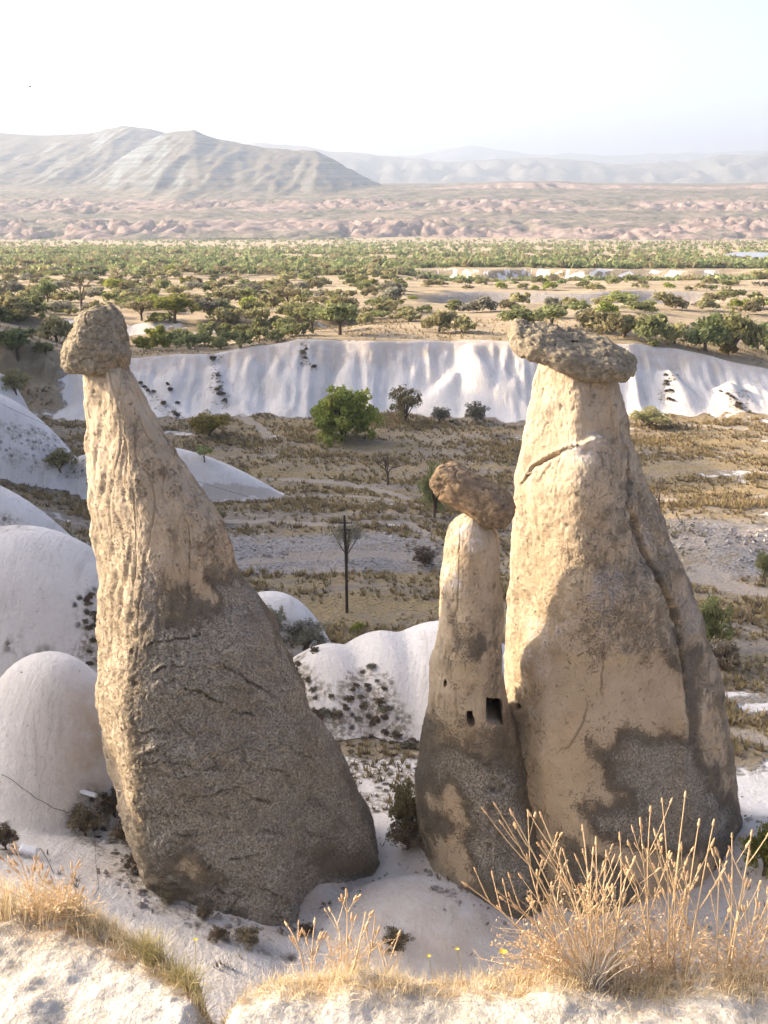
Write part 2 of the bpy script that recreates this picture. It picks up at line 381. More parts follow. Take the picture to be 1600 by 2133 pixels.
def terrain_material():
    m = NT('tuff_soil_and_dry_grass'); p = m.geo()
    wh, gr, pa, sc, st, va = [m.attr(a) for a in ('white', 'grey', 'path', 'scrub', 'warm_tint', 'vale')]
    n_big = m.noise(p, 0.16, 6, 0.6); n_mid = m.noise(p, 0.9, 6, 0.62); n_fine = m.noise(p, 5.0, 5, 0.65); n_str = m.noise(m.mapping(p, (0.05, 0.28, 0.2)), 1.0, 5, 0.6)
    soil = m.mix(m.ramp(n_mid, 0.35, 0.65), (0.25, 0.215, 0.17), (0.40, 0.35, 0.29))
    straw = m.mix(m.ramp(n_fine, 0.3, 0.7), (0.24, 0.19, 0.10), (0.43, 0.335, 0.18))
    f = m.ramp(m.math('ADD', m.math('MULTIPLY', n_str, 0.55), m.math('MULTIPLY', n_mid, 0.55)), 0.44, 0.62)
    ground = m.mix(f, soil, straw)
    # the plateau beyond: fallow ground
    fal = m.mix(m.ramp(n_str, 0.42, 0.6), (0.31, 0.255, 0.165), (0.45, 0.365, 0.245))
    fal = m.mix(m.ramp(n_mid, 0.5, 0.75), fal, (0.24, 0.20, 0.13))
    ground = m.mix(va, fal, ground)
    greyc = m.mix(m.ramp(n_fine, 0.35, 0.65), (0.25, 0.235, 0.215), (0.43, 0.41, 0.39))
    ground = m.mix(m.math('MULTIPLY', gr, m.ramp(n_mid, 0.3, 0.5)), ground, greyc)
    v = m.vor(p, 2.6); dots = m.ramp(v.outputs['Distance'], 0.2, 0.38, 1.0, 0.0)
    ground = m.mix(m.math('MULTIPLY', m.math('MULTIPLY', dots, m.ramp(n_mid, 0.45, 0.6)), va), ground, (0.10, 0.088, 0.065))
    tuff = m.mix(m.ramp(n_big, 0.3, 0.7), (0.60, 0.57, 0.52), (0.73, 0.70, 0.65))
    tuff = m.mix(m.ramp(n_fine, 0.5, 0.8, 0.0, 0.45), tuff, (0.40, 0.37, 0.34))
    n_rill = m.noise(m.mapping(p, (1.3, 0.30, 0.16)), 1.0, 6, 0.68, 0.5)
    v9 = m.vor(p, 3.3); speck = m.math('MULTIPLY', m.ramp(v9.outputs['Distance'], 0.06, 0.16, 1, 0), m.ramp(n_mid, 0.46, 0.6))
    tuff = m.mix(m.math('MULTIPLY', speck, 0.8), tuff, (0.22, 0.19, 0.155))
    tuff = m.mix(m.ramp(n_rill, 0.52, 0.72, 0.0, 0.5), tuff, (0.43, 0.39, 0.345))
    tuff = m.mix(m.ramp(n_mid, 0.58, 0.75, 0.0, 0.35), tuff, (0.50, 0.43, 0.36))
    tuff = m.mix(m.math('MULTIPLY', st, m.ramp(n_mid, 0.25, 0.6)), tuff, (0.50, 0.395, 0.285))  # tan dust and rim soil, plus painted bounce on the dome flank
    edge = m.ramp(m.math('ADD', wh, m.math('MULTIPLY', m.math('SUBTRACT', n_mid, 0.5), 0.9)), 0.40, 0.60)
    c = m.mix(edge, ground, tuff)
    c = m.mix(m.math('MULTIPLY', m.ramp(m.math('ADD', pa, m.math('MULTIPLY', m.math('SUBTRACT', n_fine, 0.5), 0.5)), 0.35, 0.65), 0.75), c, (0.43, 0.38, 0.32))
    v2 = m.vor(p, 1.7); d2 = m.ramp(m.math('ADD', v2.outputs['Distance'], m.math('MULTIPLY', n_fine, 0.5)), 0.42, 0.62, 1.0, 0.0)
    c = m.mix(m.math('MULTIPLY', m.math('MULTIPLY', sc, m.ramp(n_mid, 0.40, 0.54)), m.ramp(n_fine, 0.42, 0.54, 0.12, 0.9)), c, m.mix(n_fine, (0.18, 0.155, 0.12), (0.31, 0.265, 0.19)))
    c = m.mix(m.math('MULTIPLY', sc, d2), c, (0.075, 0.066, 0.055))
    inv = m.math('SUBTRACT', 1.0, m.math('MULTIPLY', edge, 0.86))
    nb = m.bump(m.math('MULTIPLY', n_fine, m.math('MAXIMUM', inv, 0.28)), 0.35, 0.8); nb = m.bump(m.math('MULTIPLY', n_rill, m.math('SUBTRACT', 1.0, m.math('MULTIPLY', st, 0.8))), 0.22, 0.55, nb)
    nb = m.bump(m.math('MULTIPLY', n_mid, m.math('ADD', inv, 0.05)), 0.6, 0.6, nb)
    return m.done(c, nb)
M_TERRAIN = terrain_material()
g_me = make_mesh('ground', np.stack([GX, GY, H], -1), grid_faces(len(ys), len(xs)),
                 dict(white=WHITE.ravel(), grey=GREY.ravel(), path=PATH.ravel(), scrub=SCRUB.ravel(), warm_tint=BOUNCE_STAIN.ravel(), vale=VALE.ravel()))
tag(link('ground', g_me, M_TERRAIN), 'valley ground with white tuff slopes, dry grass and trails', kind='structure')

# ------------------------------------------------------------------ distant hills
def zrow(py, y): return CAM_Z - y * row_tan(py)
hx = axis([(-1500, -1050, 30, 9), (-1050, 1150, 6.5, 6.5), (1150, 1900, 10, 40)])
hy = axis([(1400, 1900, 5, 6), (1900, 3000, 7, 9), (3000, 4300, 12, 30)])
BX, BY = np.meshgrid(hx, hy)
def hills(X, Y):
    P = 800 + FOC * X / (Y * CP)
    warp = 60 * fbm2(X / 260, Y / 260, 3, 41)
    Yw = Y + warp
    z = np.interp(Yw, [1400, 1540, 1640, 1760, 1900, 2050, 2250, 2500, 3200, 5000], [-58, -56, -43, -37, -28, -21, -9, 0, 6, 6.])
    # gully-cut pink badlands
    wx = X + 22 * fbm2(X / 60, Y / 60, 3, 42); wy = Y + 30 * fbm2(X / 70, Y / 70, 3, 43)
    rg = 1 - np.abs(fbm2(wx / 27, wy / 150, 4, 44, 0.6)) * 2.2
    size = 0.45 + 0.9 * smooth(-0.5, 0.6, fbm2(X / 210, Y / 160, 3, 45))
    band = smooth(1480, 1580, Yw) * smooth(1840, 1640, Yw) + 0.9 * smooth(1830, 1930, Yw) * smooth(2240, 2020, Yw)
    clump = 0.25 + 0.75 * smooth(-0.6, 0.1, fbm2(X / 180, Y / 120, 4, 46))
    z = z + band * clump * size * (10 * rg - 2) + 2.0 * fbm2(X / 40, Y / 40, 3, 47)
    pink = band * clump * smooth(-0.6, 0.3, rg + 0.4 * fbm2(X / 25, Y / 40, 3, 40))
    # mesa on the right
    cr = np.interp(P, [700, 830, 880, 960, 1060, 1150, 1240, 1340, 1480, 1600, 1800], [418, 405, 395, 386, 381, 379, 386, 386, 389, 384, 386])
    yc = 2620.0; zc = CAM_Z - yc * np.tan(np.arctan((cr - 1066.5) / FOC) + PITCH)
    yb = 2500 + 45 * noise2(X / 70, X * 0, 48) + 22 * noise2(X / 22, X * 0, 49)
    t = np.clip((Y - yb) / 90, 0, 1); right = smooth(740, 900, P)
    mesa = (zc - z) * (0.2 * smooth(0, 1, (Y - yb + 260) / 260) + 0.8 * smooth(0, 1, t)) 
    z = z + right * np.maximum(mesa, 0) * smooth(2230, 2330, Y)
    pink = np.maximum(pink, right * smooth(0.02, 0.2, t) * smooth(1.0, 0.93, t) * 1.0)
    # the big pale hill: main massif and the one behind it to the left
    def massif(cpx, crow, yb0, yc0, seed, tw):
        crw = np.interp(P, cpx, crow); zc0 = CAM_Z - yc0 * np.tan(np.arctan((crw - 1066.5) / FOC) + PITCH)
        sp = noise2(X / 95, X * 0 + 2, seed) * 70 + np.abs(fbm2(X / 60, Y / 500, 3, seed + 1)) * 75
        t = np.clip((Y - yb0 - sp * (1 - smooth(yc0 - 250, yc0, Y))) / (yc0 - yb0), 0, 1.0)
        pr = np.where(t < 0.3, t * 0.62, 0.186 + (t - 0.3) * 1.163)
        return np.where(t <= 0, -300, np.where(Y < yc0, -26 + (zc0 + 26) * pr, zc0 - (Y - yc0) * 0.25)), t
    A, ta = massif([120, 170, 250, 330, 352, 380, 410, 450, 540, 610, 660, 700, 760, 820, 870, 1000], [408, 392, 330, 285, 276, 273, 271, 288, 305, 312, 314, 335, 368, 396, 408, 420], 1960, 3150, 51, 1)
    Bm, tb = massif([-400, -100, 0, 90, 200, 235, 265, 320, 350, 450, 600, 700], [262, 270, 275, 281, 276, 266, 261, 267, 276, 300, 360, 410], 2250, 3850, 55, 1)
    fl = np.interp(P, [-400, 60, 160, 420, 520], [1, 1, 1, 0.4, 0.0])
    zz = np.maximum(z, np.maximum(A, np.where(fl > 0.01, Bm, -99)))
    hill = smooth(-2, 8, zz - z)
    zz = zz + hill * (2.2 * fbm2(X / 30, Y / 60, 3, 58))
    return zz, pink * (1 - hill), hill
BZ, PINK, HILL = hills(BX, BY)
BZ = BZ + 1.2 * fbm2(BX / 14, BY / 14, 2, 59)
edge_drop = smooth(hx[0] + 250, hx[0], BX) + smooth(1500, 1900, BX) * smooth(2600, 2300, BY) * 0.2
BZ = np.where(BY < 1450, np.minimum(BZ, -60), BZ)

def hill_material():
    m = NT('banded_tuff_hillside'); p = m.geo(); hl, pk = m.attr('hill'), m.attr('pink')
    n1 = m.noise(p, 0.012, 6, 0.6); n2 = m.noise(p, 0.06, 6, 0.65); n3 = m.noise(m.mapping(p, (0.035, 0.012, 0.012)), 1.0, 5, 0.6)
    sep = m.n('ShaderNodeSeparateXYZ'); m.put(sep.inputs[0], p)
    zz = m.math('ADD', sep.outputs[2], m.math('MULTIPLY', n1, 10.0))
    comb = m.n('ShaderNodeCombineXYZ'); m.put(comb.inputs[2], zz)
    strata = m.noise(comb.outputs[0], 0.10, 3, 0.7)
    pale = m.mix(m.ramp(strata, 0.43, 0.57), (0.085, 0.095, 0.09), (0.175, 0.195, 0.19))
    pale = m.mix(m.ramp(n3, 0.5, 0.75, 0, 0.35), pale, (0.22, 0.235, 0.225))
    pale = m.mix(m.ramp(n2, 0.52, 0.75, 0, 0.5), pale, (0.135, 0.125, 0.10))
    nrm = m.n('ShaderNodeNewGeometry'); sp2 = m.n('ShaderNodeSeparateXYZ'); m.put(sp2.inputs[0], nrm.outputs['Normal'])
    pale = m.mix(m.ramp(sp2.outputs[2], 0.93, 0.985, 0, 0.8), pale, (0.15, 0.13, 0.09))
    pinkc = m.mix(m.ramp(n2, 0.3, 0.7), (0.21, 0.15, 0.12), (0.37, 0.285, 0.24))
    scrub = m.mix(m.ramp(n2, 0.40, 0.62), (0.19, 0.165, 0.12), (0.07, 0.08, 0.05))
    scrub = m.mix(m.ramp(n1, 0.48, 0.62, 0, 0.8), scrub, (0.25, 0.20, 0.145))
    low = m.mix(m.ramp(m.math('ADD', pk, m.math('MULTIPLY', m.math('SUBTRACT', n2, 0.5), 0.8)), 0.25, 0.5), scrub, pinkc)
    c = m.mix(hl, low, pale)
    return m.done(c, m.bump(n2, 6.0, 0.7))
M_HILL = hill_material()
me = make_mesh('badland_hills', np.stack([BX, BY, BZ], -1), grid_faces(len(hy), len(hx)), dict(hill=HILL.ravel(), pink=PINK.ravel()))
tag(link('hills', me, M_HILL), 'pale banded table hill above pink gullied badlands', kind='structure')

def far_range(name, y0, pxs, rows, depth, seed, label):
    X = np.linspace(-y0 * 0.42, y0 * 0.45, 240); V = np.linspace(0, 1, 34)
    P = 800 + FOC * X / (y0 * CP); rw = np.interp(P, pxs, rows) + 3.0 * fbm2(X / (y0 * 0.03), X * 0, 4, seed)
    zc = CAM_Z - y0 * np.tan(np.arctan((rw - 1066.5) / FOC) + PITCH)
    XX, VV = np.meshgrid(X, V)
    YY = y0 - depth + VV * 2 * depth
    up = np.clip(1 - np.abs(VV * 2 - 1), 0, 1)
    ZZ = -60 + (zc[None] + 60) * up ** 0.8 + depth * 0.05 * fbm2(XX / (y0 * 0.02), YY / (y0 * 0.03), 4, seed + 3) * np.sin(np.pi * up)
    me = make_mesh(name, np.stack([XX, YY, ZZ], -1), grid_faces(34, 240), dict(hill=np.full(XX.size, 0.35), pink=np.full(XX.size, 0.15)))
    tag(link(name, me, M_HILL), label, kind='structure')
far_range('far_hills', 7800, [-200, 500, 560, 640, 680, 760, 840, 960, 1040, 1130, 1230, 1330, 1420, 1500, 1600, 1800], [330, 296, 297, 302, 312, 318, 328, 336, 330, 326, 336, 341, 336, 322, 316, 310], 1300, 61, 'low blue range fading into the haze')
far_range('far_mountains', 12500, [-200, 700, 860, 930, 985, 1040, 1110, 1250, 1400, 1600, 1900], [330, 326, 322, 310, 300, 309, 318, 322, 318, 312, 306], 1800, 67, 'faint distant mountain with a pointed summit in the haze')
# ------------------------------------------------------------------ fairy chimneys
def hermite(t, T, V):
    """monotone-ish cubic through keys T (k,), V (k, ...)"""
    T = np.asarray(T, float); V = np.asarray(V, float)
    d = np.diff(V, axis=0) / np.diff(T).reshape(-1, *([1] * (V.ndim - 1)))
    m = np.zeros_like(V); m[0] = d[0]; m[-1] = d[-1]
    m[1:-1] = np.where(d[:-1] * d[1:] > 0, 2 * d[:-1] * d[1:] / (d[:-1] + d[1:] + 1e-12 * np.sign(d[:-1] + d[1:]) + 1e-30), 0)
    k = np.clip(np.searchsorted(T, t) - 1, 0, len(T) - 2); h = (T[k + 1] - T[k]); s = (t - T[k]) / h
    sh = (-1, *([1] * (V.ndim - 1))); s = s.reshape(sh); h = h.reshape(sh)
    return (2*s**3 - 3*s**2 + 1) * V[k] + (s**3 - 2*s**2 + s) * h * m[k] + (-2*s**3 + 3*s**2) * V[k+1] + (s**3 - s**2) * h * m[k+1]

def loft(levels, nz, dens, tight=0.75):
    """levels: list of (z, [(x, y) ...]) control rings, same count; dens: samples per ring span"""
    levels = sorted(levels, key=lambda l: l[0])
    Z = np.array([l[0] for l in levels]); C = np.array([l[1] for l in levels], float)
    t = np.linspace(Z[0], Z[-1], nz); R = hermite(t, Z, C)                   # nz, k, 2
    k = R.shape[1]; out = []
    for i in range(k):
        p0, p1, p2, p3 = R[:, (i - 1) % k], R[:, i], R[:, (i + 1) % k], R[:, (i + 2) % k]
        n = dens[i]; s = (np.arange(n) / n)[None, :, None]
        m1 = (p2 - p0)[:, None] * 0.5 * tight; m2 = (p3 - p1)[:, None] * 0.5 * tight
        a, b = p1[:, None], p2[:, None]
        out.append((2*s**3 - 3*s**2 + 1) * a + (s**3 - 2*s**2 + s) * m1 + (-2*s**3 + 3*s**2) * b + (s**3 - s**2) * m2)
    XY = np.concatenate(out, 1)
    return np.concatenate([XY, np.broadcast_to(t[:, None, None], (*XY.shape[:2], 1))], -1)

def grid_normals(P):
    du = np.roll(P, -1, 1) - np.roll(P, 1, 1); dv = np.gradient(P, axis=0)
    n = np.cross(du, dv); return n / (np.linalg.norm(n, axis=2, keepdims=True) + 1e-9)

def cap_top(P):
    """close the top ring with a centre vertex; returns verts, quads(+ degenerate-free tris as quads)"""
    nr, nc, _ = P.shape; V = P.reshape(-1, 3); F = grid_faces(nr, nc, True)
    c = P[-1].mean(0)
    rings = [c + (P[-1] - c) * s + np.array([0, 0, dz]) for s, dz in ((0.6, 0.10), (0.25, 0.14), (0.04, 0.15))]
    b = (nr - 1) * nc; F = [F]
    for r in rings:
        o = len(V); V = np.concatenate([V, r]); i = np.arange(nc); j = (i + 1) % nc
        F.append(np.stack([b + i, b + j, o + j, o + i], -1)); b = o
    return V, np.concatenate(F)

def rock_detail(P, amp=1.0, seed=0, crack=None, rill=1.0, fine=1.0):
    N = grid_normals(P)
    d = 0.16 * fbm3(P / 2.1, 3, seed) + fine * (0.05 * fbm3(P / 0.62, 3, seed + 20) + 0.042 * fbm3(P / 0.17, 3, seed + 40) + 0.03 * fbm3(P / 0.075, 2, seed + 45))
    # vertical rills
    d = d - 0.05 * rill * smooth(0.10, 0.0, np.abs(fbm3(P * np.array([1.1, 1.1, 0.22]), 2, seed + 60)))
    if crack is not None:
        w = P + 0.35 * np.stack([fbm3(P / 1.0, 2, seed + 71), P[..., 0] * 0, fbm3(P / 0.9, 2, seed + 75)], -1)
        q = fbm3(w * np.array([0.50, 0.3, 1.25]), 2, seed + 80)
        g = smooth(-0.25, 0.25, fbm3(P / 0.9, 2, seed + 90))
        line = smooth(0.07, 0.0, np.abs(q - 0.12)) * g
        ledge = smooth(0.05, 0.30, q - 0.12) * smooth(0.6, 0.3, q - 0.12) * g
        d = d + crack * (0.07 * ledge - 0.13 * line)
    # pits
    v = fbm3(P / 0.30, 2, seed + 100); d = d - 0.05 * smooth(0.55, 0.8, v)
    return P + N * (d * amp)[..., None], N, d

def carve(P, N, lines, width=3.0, depth=0.12, lip=0.06, seed=0):
    """cut cracks along polylines (photo pixels) into the faces turned to the viewpoint"""
    px, py = project(P[..., 0], P[..., 1], P[..., 2]); dark = np.zeros(px.shape); off = np.zeros(px.shape)
    jx = px + 5 * fbm3(P / 0.35, 3, seed + 31); jy = py + 5 * fbm3(P / 0.30, 3, seed + 33)
    for ln in lines:
        ln = np.array(ln, float); near = (px > ln[:, 0].min() - 25) & (px < ln[:, 0].max() + 25) & (py > ln[:, 1].min() - 25) & (py < ln[:, 1].max() + 25) & (N[..., 1] < 0.15)
        if not near.any(): continue
        qx, qy = jx[near], jy[near]; best = np.full(qx.shape, 1e9); sgn = np.zeros(qx.shape); tt = np.zeros(qx.shape); n = len(ln) - 1
        for k in range(n):
            a, b = ln[k], ln[k + 1]; d = b - a; t = np.clip(((qx - a[0]) * d[0] + (qy - a[1]) * d[1]) / (d @ d), 0, 1)
            ex, ey = qx - a[0] - t * d[0], qy - a[1] - t * d[1]; ds = np.hypot(ex, ey); m_ = ds < best
            best = np.where(m_, ds, best); sgn = np.where(m_, np.sign(ey), sgn); tt = np.where(m_, (k + t) / n, tt)
        wk = width * (0.55 + 0.75 * ((ln[0, 0] * 7.13 + ln[0, 1] * 3.7) % 1.0)); w = wk * np.sin(np.pi * np.clip(tt, 0.06, 0.94)) ** 0.6
        off[near] += -depth * smooth(1, 0.2, best / w) + lip * smooth(4.5, 0.8, best / w) * (sgn < 0)
        dark[near] = np.maximum(dark[near], 0.3 * smooth(0.9, 0.1, best / w))  # shade in the crack, handed on to the colour
    return P + N * off[..., None], dark

def ring_rows(rows, f, yoff=0.0):
    """rows: (photo row, axis distance, [(px, dy) ...]) -> control rings at the world height of that row"""
    out = []
    for r, yc, pts in rows:
        z = CAM_Z - yc * row_tan(r)
        out.append((z, [(x_at(px, yc + dy, z), yc + dy) for px, dy in pts]))
    return out

def chimney_material(name, lichen_dark, lichen_light, bare_a, bare_b):
    m = NT(name); p = m.geo(); li, pa, so = m.attr('lichen'), m.attr('pale'), m.attr('recess_shade')
    n1 = m.noise(p, 0.7, 6, 0.6); n2 = m.noise(p, 3.2, 6, 0.65); n3 = m.noise(p, 14.0, 4, 0.7); n4 = m.noise(p, 1.5, 5, 0.6)
    n5 = m.noise(m.mapping(p, (1.6, 1.6, 0.35)), 1.0, 5, 0.6)
    bare = m.mix(m.ramp(n1, 0.35, 0.65), bare_a, bare_b)
    bare = m.mix(m.ramp(n5, 0.5, 0.75, 0, 0.45), bare, (0.43, 0.32, 0.215))
    v = m.vor(p, 9.0); peb = m.ramp(v.outputs['Distance'], 0.10, 0.24, 1.0, 0.0)
    v2 = m.vor(p, 21.0); peb2 = m.ramp(v2.outputs['Distance'], 0.12, 0.3, 1.0, 0.0)
    lic = m.mix(m.ramp(n3, 0.36, 0.64), lichen_dark, lichen_light)
    lic = m.mix(m.ramp(n4, 0.5, 0.7, 0, 0.55), lic, (0.25, 0.235, 0.20))
    lic = m.mix(m.ramp(n2, 0.56, 0.72, 0, 0.5), lic, (0.29, 0.225, 0.165))
    lic = m.mix(m.math('MULTIPLY', peb, m.ramp(n2, 0.42, 0.75)), lic, (0.46, 0.40, 0.33))
    lic = m.mix(m.math('MULTIPLY', peb2, m.ramp(n4, 0.3, 0.7, 0.1, 0.6)), lic, (0.44, 0.38, 0.31))
    n6 = m.noise(p, 32.0, 3, 0.7); lic = m.mix(m.ramp(n6, 0.52, 0.66, 0, 0.5), lic, (0.18, 0.16, 0.13)); lic = m.mix(m.ramp(n1, 0.45, 0.7, 0, 0.45), lic, (0.27, 0.22, 0.165))
    v5 = m.vor(p, 6.0); lic = m.mix(m.math('MULTIPLY', m.ramp(v5.outputs['Distance'], 0.28, 0.5), 0.22), lic, (0.17, 0.145, 0.11))
    f = m.ramp(m.math('ADD', li, m.math('ADD', m.math('MULTIPLY', m.math('SUBTRACT', n2, 0.5), 0.6), m.math('MULTIPLY', m.math('SUBTRACT', n3, 0.5), 1.0))), 0.05, 1.0)
    c = m.mix(f, bare, lic)
    c = m.mix(m.math('MULTIPLY', pa, m.ramp(n2, 0.4, 0.62)), c, (0.56, 0.50, 0.435))
    # dark pits; shade inside openings and cracks painted near black
    v3 = m.vor(p, 4.2); pit = m.math('MULTIPLY', m.ramp(v3.outputs['Distance'], 0.05, 0.13, 1, 0), m.ramp(n4, 0.5, 0.62))
    c = m.mix(m.math('MULTIPLY', pit, 0.7), c, (0.12, 0.095, 0.075))
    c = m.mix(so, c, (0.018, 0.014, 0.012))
    rough = m.math('ADD', m.math('MULTIPLY', f, 0.8), 0.25)
    b = m.bump(m.math('MULTIPLY', n6, rough), 0.03, 0.9); b = m.bump(m.math('MULTIPLY', n3, rough), 0.08, 1.0, b)
    b = m.bump(m.math('MULTIPLY', n2, rough), 0.16, 0.8, b)
    b = m.bump(m.math('MULTIPLY', peb, m.math('MULTIPLY', f, 1.0)), 0.03, 0.7, b)
    return m.done(c, b)
M_CHIM = chimney_material('weathered_tuff', (0.285, 0.27, 0.23), (0.60, 0.565, 0.485), (0.385, 0.315, 0.22), (0.46, 0.385, 0.28))

def masks(P, N, lich_polys, bare_polys, pale_polys, seed, base):
    px, py = project(P[..., 0], P[..., 1], P[..., 2])
    j1 = fbm3(P / 0.55, 4, seed + 7); j2 = fbm3(P / 0.5, 4, seed + 9); j3 = fbm3(P / 1.6, 2, seed + 3)
    js = fbm3((P + 0.0) * np.array([0.8, 0.8, 0.8]) + np.stack([P[..., 2] * 1.6, P[..., 2] * 0, P[..., 0] * 1.6], -1), 4, seed + 13)
    j4 = fbm3(P / 0.16, 3, seed + 17); qx = px + 24 * j1 + 10 * j3 + 34 * js + 12 * j4; qy = py + 24 * j2 + 10 * j3 + 20 * js + 12 * j4
    L = base(px, py) + 0.15 * fbm3(P / 0.9, 3, seed + 11)
    for poly, v in lich_polys + bare_polys:
        L = np.where(in_poly(qx, qy, poly), v, L)
    pale = np.zeros_like(L)
    for poly in pale_polys:
        pale = np.maximum(pale, in_poly(px + 9 * j1, py + 9 * j2, poly) * 1.0)
    for _ in range(9):                                     # soften the patch borders
        L = (2 * L + np.roll(L, 2, 1) + np.roll(L, -2, 1) + np.concatenate([L[:2], L[:-2]]) + np.concatenate([L[2:], L[-2:]])) / 6
        pale = (2 * pale + np.roll(pale, 1, 1) + np.roll(pale, -1, 1) + np.concatenate([pale[:1], pale[:-1]]) + np.concatenate([pale[1:], pale[-1:]])) / 6
    return np.clip(L, 0, 1), pale, px, py

def build_chimney(name, label, P, L, pale, recess_shade):
    V, F = cap_top(P)
    pad = len(V) - P.shape[0] * P.shape[1]
    ex = lambda a, v=0: np.concatenate([a.ravel(), np.full(pad, v)])
    me = make_mesh(name, V, F, dict(lichen=ex(L, 0.2), pale=ex(pale), recess_shade=ex(recess_shade)))
    return tag(link(name, me, M_CHIM), label, 'rock spire', 'fairy chimneys of eroded tuff')

# left chimney -- control points per ring: left, ridge, three across the front, right front, crease, right, back right, back, back left
def ringL(r, yc, L, ridge, R, dep, fr=None, cre=0.0):
    a, b, c = fr or (ridge + (R - ridge) * .28, ridge + (R - ridge) * .55, ridge + (R - ridge) * .80)
    return (r, yc, [(L, 0.10 * dep), (ridge, -0.40 * dep), (a, -0.50 * dep), (b, -0.47 * dep), (c, -0.40 * dep + cre * 0), (R - 4, -0.18 * dep), (R, 0.08 * dep), (R - (R - L) * .12, 0.40 * dep), ((L + R) / 2, 0.55 * dep), (L + (R - L) * .10, 0.42 * dep)])
rowsL = [ringL(760, 34.7, 172, 205, 264, 1.6), ringL(800, 34.7, 173, 215, 287, 1.9), ringL(860, 34.7, 175, 230, 318, 2.3), ringL(920, 34.7, 181, 245, 349, 2.7),
         ringL(1000, 34.7, 186, 258, 405, 3.3), ringL(1085, 34.6, 187, 270, 463, 3.8), ringL(1150, 34.6, 189, 274, 484, 4.2), ringL(1200, 34.6, 199, 274, 506, 4.5),
         ringL(1270, 34.5, 199, 272, 550, 4.9), ringL(1345, 34.4, 201, 258, 586, 5.3), ringL(1425, 34.4, 204, 256, 622, 5.7), ringL(1500, 34.3, 206, 264, 648, 6.0)]
# lower part: the front lobe stands forward of the right one
def ringB(r, yc, pts): return (r, yc, pts)
rowsL += [ringB(1600, 34.3, [(224, 0.8), (276, -2.35), (370, -2.9), (480, -2.9), (560, -2.7), (622, -1.6), (702, 0.5), (665, 2.9), (450, 3.4), (262, 2.9)]),
          ringB(1690, 34.3, [(252, 0.6), (290, -2.5), (390, -3.1), (500, -3.2), (580, -3.0), (634, -1.9), (748, 0.3), (700, 3.1), (470, 3.6), (290, 2.9)]),
          ringB(1770, 34.3, [(300, 0.2), (306, -2.6), (410, -3.25), (520, -3.5), (600, -3.2), (640, -1.9), (784, 0.0), (740, 3.3), (500, 3.8), (330, 2.9)]),
          ringB(1830, 34.3, [(318, -0.4), (330, -2.5), (430, -3.3), (540, -3.6), (618, -3.3), (652, -1.9), (788, -0.1), (745, 3.3), (520, 3.9), (345, 2.7)]),
          ringB(1960, 34.3, [(345, -0.6), (370, -2.3), (450, -3.2), (540, -3.5), (625, -3.3), (664, -1.9), (794, -0.2), (745, 3.3), (540, 3.9), (365, 2.5)])]
P = loft(ring_rows(rowsL, None), 450, [50, 54, 56, 56, 46, 42, 26, 14, 14, 24], 0.85)
hz = P[..., 2]
lo = smooth(12.0, 6.0, hz)
P1, N, D = rock_detail(P, 1.0, 1, crack=0.15 + 0.45 * lo * smooth(-0.2, 0.3, -grid_normals(P)[..., 1]), rill=1 - lo, fine=0.5 + 0.5 * lo)
# deep runnels on the lit left flank
rid = smooth(0.25, 0.0, np.abs(fbm3(P * np.array([0.9, 0.9, 0.28]), 2, 133))) * smooth(0.2, 0.7, -N[..., 0]) * smooth(3, 8, hz)
P1 = P1 - N * (0.07 * rid)[..., None]
CRK = [[(280, 1520), (300, 1527), (320, 1520), (352, 1528)], [(288, 1598), (330, 1585), (360, 1592), (395, 1588)], [(348, 1620), (402, 1621)], [(380, 1655), (420, 1661), (460, 1648), (505, 1638)], [(365, 1739), (422, 1743)], [(538, 1730), (592, 1737)],
       [(528, 1848), (560, 1856), (586, 1869)], [(562, 1908), (592, 1912)], [(636, 1668), (684, 1686)], [(300, 1348), (330, 1336), (372, 1331), (418, 1322)], [(378, 1434), (420, 1441), (450, 1460), (472, 1466)], [(458, 1384), (500, 1406), (560, 1442)],
       [(556, 1600), (604, 1614)], [(316, 1690), (372, 1701)], [(480, 1790), (540, 1776)], [(400, 1790), (450, 1812)], [(470, 1480), (530, 1488)], [(600, 1560), (650, 1580)], [(520, 1660), (570, 1672)], [(330, 1560), (300, 1570)], [(440, 1850), (500, 1868)], [(640, 1730), (700, 1752)], [(320, 1400), (350, 1385), (400, 1392)], [(410, 1605), (470, 1600)],
       [(328, 888), (352, 922), (380, 962), (402, 995)], [(458, 1085), (474, 1105), (487, 1135), (500, 1196)]]
P1, dark = carve(P1, N, CRK, seed=1)
L, pale, px, py = masks(P1, N,
    [([(420, 1190), (520, 1190), (800, 1760), (660, 1990), (380, 1900), (300, 1740), (280, 1500), (290, 1330), (340, 1300), (440, 1290)], 0.98)],
    [([(300, 1000), (350, 1010), (385, 1060), (330, 1120), (420, 1180), (443, 1240), (440, 1285), (395, 1240), (340, 1180), (290, 1150), (280, 1060)], 0.02),
     ([(205, 780), (255, 780), (275, 850), (262, 900), (215, 900)], 0.04), ([(445, 1190), (500, 1165), (508, 1195), (450, 1210)], 0.1),
     ([(330, 1780), (420, 1790), (480, 1835), (400, 1840), (345, 1800)], 0.1), ([(320, 1820), (360, 1850), (520, 1930), (640, 1975), (340, 2000)], 0.28),
     ([(640, 1770), (785, 1800), (785, 1830), (640, 1795)], 0.2)],
    [[(335, 1240), (340, 1245), (320, 1300), (285, 1310), (280, 1303), (312, 1292)], [(300, 1170), (330, 1175), (330, 1300), (290, 1290)]], 1,
    lambda px, py: np.interp(py, [760, 900, 1000, 1150, 1300, 1500, 1700], [0.05, 0.07, 0.12, 0.18, 0.36, 0.6, 0.6]) * np.where(px < 250, 0.75, 1.0))
